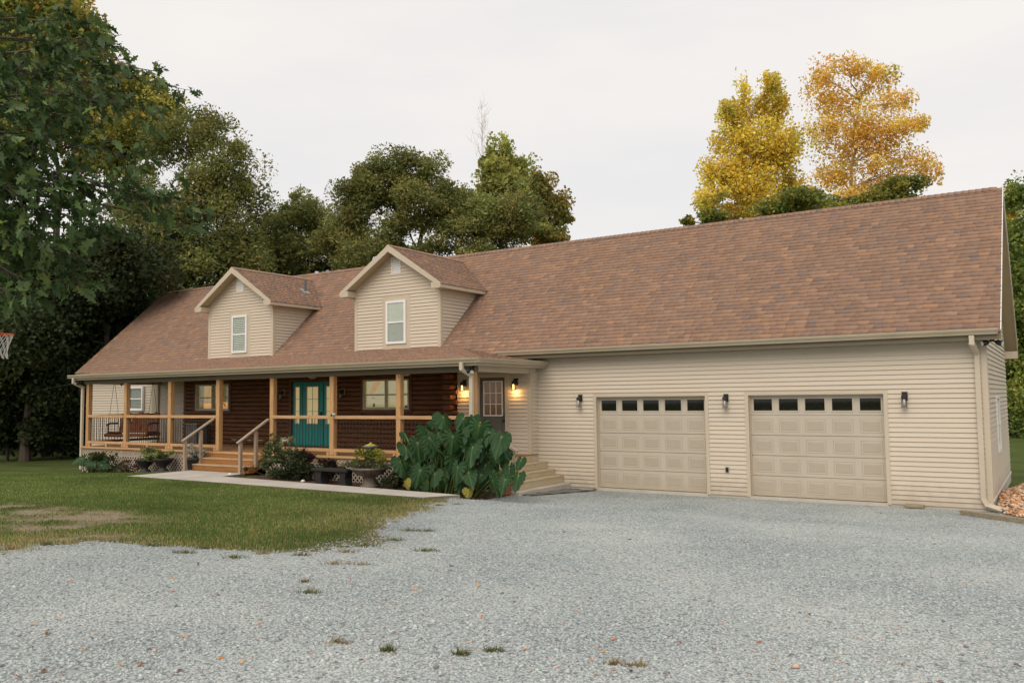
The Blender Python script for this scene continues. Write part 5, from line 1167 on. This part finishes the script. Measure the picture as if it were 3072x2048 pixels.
# ------------------------------------------------------------------ foreground oak, its boughs reaching in from the left
oak_base = pdepth(-420, 1700, 10.5); ob = np.array([oak_base[0], oak_base[1], gz(oak_base[0], oak_base[1])])
oak = thing('red_oak', 'near red oak whose leafy boughs hang in from the left', 'tree', tuple(ob))
ol = np.array([(0, 0), (.05, .10), (.22, .13), (.13, .25), (.17, .33), (.40, .36), (.22, .48), (.22, .56), (.38, .66), (.17, .72), (.12, .80), (.12, .92), (0, 1.0)]); OUT = np.concatenate([ol, ol[1:-1][::-1]*np.array([-1, 1])]); OUT[:, 0] *= .72
mb = MB(); trunk_top = ob+np.array([0, 0, 3.2]); mb.tube([ob-np.array([0, 0, .2]), ob+np.array([0, 0, .4]), trunk_top, trunk_top+np.array([.2, 0, 4])], [.32, .24, .2, .12], 10)
ends = [(470, 215, .8, 11.2), (530, 262, .6, 11.5), (430, 330, .9, 10.6), (380, 180, .7, 11), (300, 130, .7, 10.5), (200, 60, .6, 10.2), (110, 120, .9, 9.6), (250, 250, 1, 9.8), (330, 300, 1, 10.8), (60, 260, 1, 9.2), (160, 350, 1, 9.6), (500, 610, .8, 10.6), (560, 680, .5, 10.9), (420, 590, .9, 10.2), (330, 690, 1, 9.8), (240, 640, 1, 9.6), (300, 800, .6, 9.5), (160, 740, 1, 9.3), (70, 700, 1, 9), (200, 840, .6, 9.5), (110, 850, .7, 9.2), (30, 880, .6, 9.0), (380, 470, .5, 10.4), (250, 450, .7, 9.9), (100, 480, .9, 9.4), (20, 560, 1, 9.0), (180, 560, .9, 9.5), (20, 400, 1, 9.0), (320, 560, .6, 10)]
LP = []; LD = []
for (a, b_, dn, dp) in ends:
    e = pdepth(a, b_, dp); s = pdepth(-380+.1*a, b_-40+(b_-500)*-.25, dp+.3); pts = np.array(limb(mb, s, e, .032, .005, 8, .010, 5)); ax = pts[-1]-pts[0]; ax /= np.linalg.norm(ax)
    for _ in range(int(30*dn)):
        tt_ = 1-.72*rng.random()**1.3; f = tt_*7; i = min(int(f), 6); p = pts[i]+(pts[i+1]-pts[i])*(f-i)
        d = ax*.7+rng.normal(0, .55, 3); d[2] = d[2]*.8-.12; d /= np.linalg.norm(d); l = rng.uniform(.18, .50); tw = limb(mb, p, p+d*l, .005, .002, 3, .04, 4)
        for j in range(rng.integers(5, 10)):
            g = .35+.65*rng.random()**.6; q = p+d*l*g+rng.normal(0, .02, 3); dd = d*.8+rng.normal(0, .65, 3)+np.array([0, 0, -.30]); LP.append(q); LD.append(dd/np.linalg.norm(dd))
mb.build('trunk', 'bark', oak)
LP = np.array(LP); LD = np.array(LD); n = len(LP); sdv = np.cross(LD, rng.normal(0, 1, (n, 3))+np.array([0, 0, 1.2])); sdv /= np.linalg.norm(sdv, axis=1)[:, None]; nv_ = np.cross(sdv, LD)
Ls = .145*np.exp(rng.normal(0, .2, n)); k = len(OUT)
V_ = LP[:, None]+sdv[:, None]*(OUT[:, 0][None, :, None]*Ls[:, None, None])+LD[:, None]*(OUT[:, 1][None, :, None]*Ls[:, None, None])+nv_[:, None]*((np.abs(OUT[:, 0])[None, :, None]*.5-(OUT[:, 1]**2)[None, :, None]*.18)*Ls[:, None, None])
pal = np.array([(.062, .105, .032), (.085, .14, .04), (.045, .082, .026), (.15, .20, .05)]); cc = pal[rng.choice(4, n, p=[.36, .28, .26, .10])]*np.exp(rng.normal(0, .18, n))[:, None]
raw_mesh('crown', V_.reshape(-1, 3), np.arange(n*k).reshape(n, k), np.repeat(cc, k, 0), 'leafw', oak)

# ------------------------------------------------------------------ elephant ears by the porch corner
hr = np.array([(0, -.03), (.05, -.17), (.14, -.27), (.25, -.27), (.34, -.17), (.39, -.02), (.375, .16), (.31, .34), (.21, .51), (.10, .66), (0, .78)])
HEART = np.concatenate([hr, hr[1:-1][::-1]*np.array([-1, 1])])
def ear_leaf(parent, att, tip, side, w, h, seed):
    r_ = np.random.default_rng(seed); att = np.array(att); tip = tip/np.linalg.norm(tip); side = side-tip*np.dot(side, tip); side /= np.linalg.norm(side); nrm = np.cross(side, tip)
    if np.dot(nrm, CAM-att) < 0: nrm = -nrm
    bend = r_.uniform(.25, .95); ks = 4*len(HEART); th = np.arange(ks)/ks; idx = th*len(HEART); i0 = idx.astype(int) % len(HEART); i1 = (i0+1) % len(HEART); fr = (idx-idx.astype(int))[:, None]
    out = HEART[i0]*(1-fr)+HEART[i1]*fr; rings = [.18, .42, .68, .88, 1.0]; V = [att]; C = [np.array([.16, .26, .06])]; ph = r_.uniform(0, 6)
    ang_ = np.arctan2(out[:, 0], out[:, 1])
    for q in rings:
        pr_ = out*q; x = pr_[:, 0]*w/.78; y = pr_[:, 1]*h/1.05
        z = -bend*np.abs(pr_[:, 0])**1.3*w*.9+.10*pr_[:, 1]*h*0-.28*(np.clip(pr_[:, 1], 0, 1)**2)*h+.030*w*np.sin(ang_*13+ph)*q**2*1.6+r_.normal(0, .006*w, ks)*q
        V += list(att+side[None]*x[:, None]+tip[None]*y[:, None]+nrm[None]*z[:, None])
        vein = np.exp(-(np.abs(pr_[:, 0])/.018)**2)*(pr_[:, 1] > 0)+.35*np.clip(np.cos(ang_*11), 0, 1)**10*(q < .95)
        base = np.array([.022, .064, .018])*(1+.5*(r_.random()-.4)); base = np.array([.33, .28, .05]) if seed in (125, 138) else base; C += list(base[None]*(1-np.clip(vein, 0, 1)[:, None]*.6)+np.array([.10, .18, .05])[None]*np.clip(vein, 0, 1)[:, None]*.6)
    V = np.array(V); C = np.array(C); T = np.array([(0, 1+j, 1+(j+1) % ks) for j in range(ks)]); Q = np.array([(1+a*ks+j, 1+(a+1)*ks+j, 1+(a+1)*ks+(j+1) % ks, 1+a*ks+(j+1) % ks) for a in range(len(rings)-1) for j in range(ks)])
    return raw_mesh('leaf', V, [T, Q], C, 'leafw', parent, True)
# centre x, y, width, height in the enlarged crop; lean and the distance row (0 front .. 1 back)
EARS = [(655, 660, 230, 270, 0, .75), (735, 890, 215, 290, 0, .35), (525, 955, 185, 260, 8, .45), (370, 965, 185, 290, 12, .5), (215, 1155, 200, 340, 8, .3), (372, 1245, 165, 270, -6, .1), (537, 1270, 165, 255, 4, .1), (935, 1000, 205, 340, -6, .25), (1012, 765, 205, 250, -12, .6), (1065, 955, 150, 310, -14, .5), (1238, 890, 185, 370, -18, .3), (780, 1215, 185, 300, 0, .1), (925, 1255, 150, 270, -8, .12), (1012, 1265, 110, 220, -12, .3), (1072, 1200, 150, 310, -5, .5), (1178, 1350, 125, 220, 6, .1), (1285, 1335, 120, 250, -8, .1), (1425, 1290, 145, 310, -6, .15), (1452, 1110, 110, 200, -20, .3), (1345, 1215, 110, 230, 16, .4), (882, 800, 130, 170, 20, .6), (480, 800, 200, 230, 14, .7), (830, 665, 150, 190, -30, .85), (250, 830, 110, 200, 30, .8), (225, 960, 120, 210, 22, .6), (920, 1425, 125, 120, -10, .05), (670, 1215, 150, 250, 6, .6), (655, 1040, 170, 240, 0, .8), (1130, 920, 120, 320, 10, .8), (820, 1375, 120, 150, -14, .2), (1190, 1100, 105, 270, 6, .7), (430, 1090, 150, 230, 6, .75), (560, 1120, 160, 230, -4, .8), (870, 1120, 150, 240, 0, .7), (300, 1060, 140, 250, 14, .8), (1100, 1080, 140, 240, -8, .85), (560, 700, 150, 170, 26, .9), (960, 660, 120, 150, -16, .9), (250, 1330, 110, 140, 10, .25), (480, 1180, 120, 200, 0, .5)]
for _ in range(46):      # inner leaves that close the mound
    a_ = rng.uniform(190, 1330); top_ = np.interp(a_, [190, 420, 650, 900, 1100, 1330], [950, 800, 690, 740, 760, 900]); b0_ = rng.uniform(top_+40, 1330)
    EARS.append((a_, b0_, rng.uniform(110, 170), rng.uniform(180, 260), rng.normal(0, 14), rng.uniform(.35, .95)))
ex, ey = -6.1, -3.75; ear = thing('elephant_ear_plant', 'huge heart shaped elephant ear leaves at the porch corner', 'plant', (ex, ey, gz(ex, ey)))
stem = MB(); camdir = np.array([math.sin(YAW), -math.cos(YAW), 0.0])
for i, (a, b_, w, h, tilt, dep) in enumerate(EARS):
    yy_ = -4.55+dep*1.35; c = on(1150+a*600/2138, 1080+b_*600/2138, 'Y', yy_); s_ = depth_of(c)/F_PX*600/2138; k_ = rng.uniform(.88, 1.12); W_, H_ = w*s_*1.14*k_, h*s_*1.04*k_
    lean = R_(rng.uniform(2, 55)); q = R_(tilt+rng.normal(0, 10)); dn_ = np.array([0, 0, -1.0])*math.cos(lean)+camdir*math.sin(lean); yw = R_(rng.uniform(-48, 48))
    rt = _r0*math.cos(yw)+camdir*math.sin(yw); tipv = dn_*math.cos(q)+_r0*math.sin(q); att = c-tipv*H_*.27
    ear_leaf(ear, att, tipv, rt, W_, H_, 100+i)
    bx_ = ex+(att[0]-ex)*.45+rng.normal(0, .1); by_ = -3.6+rng.normal(0, .15); zb = gz(bx_, by_)
    mid = np.array([bx_*.6+att[0]*.4, by_*.7+att[1]*.3+.1, zb+(att[2]-zb)*.65]); stem.tube([(bx_, by_, zb-.02), mid, att-camdir*.05+np.array([0, 0, .03]), att-camdir*.008], [.022, .016, .011, .009], 6)
stem.build('stalks', M('leaf_stalk', (.16, .22, .06), .5, .2, 6), ear, True)
for i, (a, b_) in enumerate(((1163, 1387), (1190, 1470), (430, 1385))):
    pass

# ------------------------------------------------------------------ shrubs and potted plants
def bush(name, label, c, r, n, size, pal, cat='shrub', stems=7, zb=None, aspect=.5, mat='leaf', droop=.1, sub=10, tight=.3):
    c = np.array(c, float); zb = gz(c[0], c[1]) if zb is None else zb; t = thing(name, label, cat, (c[0], c[1], zb))
    P, G = cloud([(c, r)], n, sub, tight, .35); P[:, 2] = np.maximum(P[:, 2], zb+.02)
    leaf_cards(P, size, colours(G, pal, None, .2, .18), 'foliage', mat, t, droop, aspect); mb = MB()
    for _ in range(stems): limb(mb, (c[0]+rng.normal(0, .05), c[1]+rng.normal(0, .04), zb), c+rng.normal(0, .5, 3)*np.array(r), .012, .004, 4, .08, 4)
    mb.build('stems', 'bark', t); return t
SH = [(.032, .048, .018), (.045, .062, .022), (.024, .036, .014), (.07, .085, .03)]
q = on(850, 1395, 'Y', -3.95); bush('bed_shrub', 'dense dark green shrub right of the front steps', (q[0], -3.95, .60), (.85, .45, .42), 2600, .075, SH)
q = on(818, 1345, 'Y', -3.75); bush('rose_bush', 'taller mid green shrub right beside the stair rail', (q[0], -3.75, .95), (.38, .3, .45), 900, .09, [(.10, .14, .05), (.07, .10, .035), (.16, .19, .08)])
q = on(860, 1318, 'Y', -3.6); bush('variegated_shrub', 'pale cream leaved plant in front of the teal door', (q[0], -3.6, 1.17), (.32, .22, .22), 130, .13, [(.46, .45, .30), (.25, .28, .14), (.55, .52, .38)], zb=.26, sub=7)
q = on(955, 1385, 'Y', -3.5); bush('bed_plant', 'low light green plant under the railing left of the bench', (q[0], -3.5, .5), (.42, .2, .16), 420, .08, [(.16, .20, .05), (.09, .12, .04)])
q = on(945, 1400, 'Y', -3.75); bush('dark_red_plant', 'dark red leaved plant behind the stone bench', (q[0]+.35, -3.7, .55), (.55, .22, .24), 480, .11, [(.05, .02, .02), (.03, .02, .018), (.06, .045, .02)])
bush('planter_flowers', 'yellow green flowers spilling over the stone planter bowl', (bowlx, bowly, bowlz+.72), (.42, .36, .24), 1500, .055, [(.30, .30, .04), (.16, .20, .04), (.40, .36, .06), (.08, .10, .03)], 'flowers', zb=bowlz+.44)
bush('planter_trailing', 'dull green trailing plant round the rim of the planter bowl', (bowlx-.1, bowly, bowlz+.54), (.62, .42, .12), 900, .06, [(.10, .12, .05), (.06, .075, .03), (.14, .15, .08)], 'plant', zb=bowlz+.40)
q = on(1180, 1420, 'Y', -4.0); bush('bed_filler', 'dark low plant between planter bowl and big leaves', (q[0]+.0, -4.0, .46), (.35, .3, .2), 500, .09, SH)
q = on(285, 1405, 'Y', -3.7); bush('corner_shrub', 'dark green bush at the far left porch corner', (q[0]+.3, -3.7, .25), (.75, .5, .42), 1600, .12, [(.05, .065, .025), (.07, .085, .03), (.10, .105, .045)])
q = on(395, 1415, 'Y', -3.5); bush('red_stem_plant', 'thin dark red plant before the lattice left of the urns', (q[0], -3.5, .30), (.45, .2, .25), 200, .11, [(.10, .04, .04), (.06, .045, .025), (.12, .09, .05)])
x, y, z = POTS['a']; bush('urn_fern', 'green fern in the urn nearer the swing', (x+.1, y, z+.16), (.42, .28, .2), 420, .12, [(.14, .19, .05), (.09, .12, .04), (.22, .24, .08)], 'plant', zb=z-.05, aspect=.2)
x, y, z = POTS['b']; bush('urn_plant', 'bright green plant in the urn nearer the stairs', (x, y, z+.12), (.30, .24, .15), 360, .09, [(.20, .25, .06), (.12, .15, .05)], 'plant', zb=z-.05)
x, y, z = POTS['c']; bush('silver_plant', 'silvery white leaved plant in the black pot', (x, y, z+.17), (.30, .26, .20), 190, .13, [(.46, .47, .42), (.20, .24, .17), (.56, .56, .52)], 'plant', zb=z-.05, aspect=.35)
x, y, z = POTS['d']; bush('cordyline', 'dark red spiky leaves in the brown pot', (x, y, z+.15), (.20, .2, .22), 120, .22, [(.07, .02, .025), (.04, .02, .02)], 'plant', zb=z-.05, aspect=.15)
x, y, z = POTS['e']; bush('pot_greenery', 'light green plant in the terracotta pot', (x, y, z+.13), (.22, .2, .16), 200, .08, [(.22, .27, .08), (.14, .18, .05)], 'plant', zb=z-.05)
# spiky blades in the first urn and a big leaf in the corner shrub
x, y, z = POTS['a']; t = thing('spike_plant', 'stiff yellow green blades standing in the urn nearer the swing', 'plant', (x, y, z-.05)); mb = MB()
for i in range(9):
    a = rng.uniform(0, 6.28); l = rng.uniform(.45, .75); d = np.array([math.cos(a)*.45, math.sin(a)*.35, 1]); d /= np.linalg.norm(d); p = np.array([x, y, z-.03]); s_ = np.cross(d, [0, 1, .1]); s_ /= np.linalg.norm(s_)
    mb.add([p-s_*.02, p+s_*.02, p+d*l*.55+s_*.022, p+d*l+np.array([0, 0, -.05]), p+d*l*.55-s_*.022], [(0, 1, 2, 3, 4)])
mb.build('blades', M('blade_green', (.20, .22, .07), .5, .3, 3), t)
t = thing('taro_plant', 'single large green heart leaves at the left porch corner', 'plant', (-22.0, -3.9, gz(-22.0, -3.9))); mb = MB()
for i, (px, py, w, h, tl) in enumerate(((238, 1378, .5, .5, 60), (285, 1385, .75, .7, -15), (300, 1400, .5, .5, 10))):
    c = on(px, py, 'Y', -3.95); dn_ = np.array([0, 0, -1.0])*.7+camdir*.7; q = R_(-tl); tv = dn_*math.cos(q)+_r0*math.sin(q); at_ = c-tv*h*.2; ear_leaf(t, at_, tv, _r0, w, h, 300+i); mb.tube([(c[0]+.1, -3.85, gz(c[0], -3.85)), (at_+np.array([c[0]+.1, -3.85, .2]))/2, at_], .014, 5)
mb.build('stalks', M('taro_stalk', (.14, .18, .06), .5), t)

# ------------------------------------------------------------------ lawn blades, tufts, fallen leaves
def blades(P, hgt, C, name, wid=.008, parent=None, lean=.35):
    n = len(P); a = rng.uniform(0, 2*np.pi, n); s = np.column_stack([np.cos(a), np.sin(a), np.zeros(n)])*wid; b2 = rng.uniform(0, 2*np.pi, n); ln = rng.random(n)*lean
    tip = P+np.column_stack([np.cos(b2)*ln*hgt, np.sin(b2)*ln*hgt, hgt]); V_ = np.stack([P-s, P+s, tip], 1).reshape(-1, 3)
    return raw_mesh(name, V_, np.arange(n*3).reshape(n, 3), np.repeat(C, 3, 0), 'grass', parent, kind='stuff')
n = 420000; x = rng.uniform(-26, -2.2, n); y = rng.uniform(-15.5, -4.0, n)
onwalk = (y > -5.85) & (x > -15.45)
keep = (x < lawn_edge(y)+rng.exponential(.05, n)+1.1*np.clip(fnoise(x, y, .9)-.48, -.3, .5)*(rng.random(n) < .6)) & ~onwalk & ~((y > -4.2) & (x > -15.5)); br = bare(x, y)
edge = np.exp(-np.maximum(lawn_edge(y)-x, 0)/1.5)
keep &= rng.random(n) > np.clip(br*1.1, 0, .97)
dd = np.hypot(x-CAM[0], y-CAM[1]); keep &= rng.random(n) < np.clip(16/dd, .35, 1)
x, y, br, edge = x[keep], y[keep], br[keep], edge[keep]; n = len(x)
pt = np.clip((fnoise(x, y, .55)-.3)*2.2, 0, 1)
dry = rng.random(n) < np.clip(.06+.75*edge*(.35+.65*pt)+.5*br+.14*pt, 0, .9)
Cg = np.where(dry[:, None], np.array([.35, .295, .13]), np.array([.132, .20, .047]))*np.exp(rng.normal(0, .22, n))[:, None]*(.82+.36*pt)[:, None]
lg_ = blades(np.column_stack([x, y, ground(x, y)-.005]), (.026+.024*rng.random(n))*(1+.8*edge*rng.random(n)), Cg, 'lawn_grass', .0085); lg_['label'] = 'short green grass of the lawn, drier towards the gravel'; lg_['category'] = 'grass'
# grass on the far right lawn and behind
n = 26000; x = rng.uniform(5.6, 16, n); y = rng.uniform(3.5, 26, n); Cg = np.array([.24, .30, .08])*np.exp(rng.normal(0, .25, n))[:, None]
o = blades(np.column_stack([x, y, ground(x, y)]), .06+.05*rng.random(n), Cg, 'side_grass', .014); o['label'] = 'bright green grass beyond the gable wall'; o['category'] = 'grass'
TUFTS = [(940, 1221, .28, 0), (982, 1222, .2, 0), (975, 1268, .32, 0), (710, 1365, .22, 0), (775, 1480, .2, 1), (540, 1284, .25, 0), (690, 1278, .22, 0), (800, 1270, .25, 1), (905, 1243, .3, 0), (425, 1272, .26, 0), (470, 1262, .3, 0), (350, 1256, .3, 0), (840, 1256, .34, 0), (600, 1275, .2, 1), (890, 1500, .1, 0), (1058, 1508, .09, 0), (1135, 1500, .12, 0), (865, 1235, .25, 1), (1010, 1162, .18, 1), (1050, 1160, .2, 1), (770, 1298, .3, 1), (830, 1300, .25, 1), (1410, 1530, .12, 1), (1460, 1535, .12, 1), (700, 1340, .1, 1), (30, 1262, .2, 1), (110, 1252, .22, 0)]
for i, (a, b_, r_, dr) in enumerate(TUFTS):
    c = gD(a, b_); m_ = max(int(420*r_), 110); aa = rng.uniform(0, 6.28, m_); rr = r_*.8*np.abs(rng.normal(0, .42, m_)).clip(0, .55); ux = rr*np.cos(aa)*1.3; uy = rr*np.sin(aa)*.6
    x = c[0]+ux*_r0[0]-uy*_r0[1]; y = c[1]+ux*_r0[1]+uy*_r0[0]
    C_ = (np.array([.30, .22, .11]) if dr else np.array([.11, .14, .04]))*np.exp(rng.normal(0, .3, m_))[:, None]
    mixd = rng.random(m_) < .3; C_[mixd] = np.array([.26, .21, .10])
    o = blades(np.column_stack([x, y, ground(x, y)+.004]), (.02 if dr else .03)+.05*rng.random(m_)**2, C_, 'grass_tuft', .006, None, 1.3); del o['kind']
    tag(o, 'dry tan grass tuft at the lawn edge or in the gravel' if dr else 'green grass tuft growing in the gravel beside the lawn', 'grass tuft', 'dry grass tufts in the gravel' if dr else 'green grass tufts in the gravel')
lf = None; FM = [M('fallen_leaf_%d' % i, c, .7, .2, 30) for i, c in enumerate([(.55, .20, .04), (.42, .10, .05), (.60, .32, .12), (.16, .085, .05)])]
LV = [(*(np.array(p)*np.array([.075, .085])-np.array([0, .04])), 0.0) for p in OUT]; LV = [(a, b_, .012*abs(a)/.03+.01*math.sin(b_*60)) for a, b_, c in LV]
lfm = []
for i in range(4):
    me = bpy.data.meshes.new('fallen_leaf'); me.from_pydata(LV, [], [tuple(range(len(LV)))]); me.materials.append(FM[i]); lfm.append(me)
names = ['orange', 'red', 'pale tan', 'brown']
SPOT = [(75, 1442), (100, 1550), (280, 1535), (142, 1568-10), (410, 1550), (190, 1500), (270, 1434), (40, 1563), (240, 1495), (455, 1300), (160, 1352-10), (320, 1535), (425, 1470), (505, 1520), (975, 1432), (1205, 1500)]
SPOT += [(rng.uniform(0, 2352), 1250+330*rng.random()**.8) for _ in range(34)]
for i, (a, b_) in enumerate(SPOT):
    c = gD(a, min(b_, 1575)); 
    if c[0] < lawn_edge(c[1])+.1: continue
    k = rng.choice(4, p=[.3, .22, .28, .2]); o = bpy.data.objects.new('fallen_leaf', lfm[k]); COL.objects.link(o); o.location = (c[0], c[1], c[2]+.028); o.rotation_euler = (rng.normal(0, .25), rng.normal(0, .25), rng.uniform(0, 6.28)); s_ = rng.uniform(.5, .95); o.scale = (s_, s_, s_)
    tag(o, names[k]+' fallen leaf lying on the grey gravel', 'leaf', names[k]+' fallen leaves scattered over the gravel')
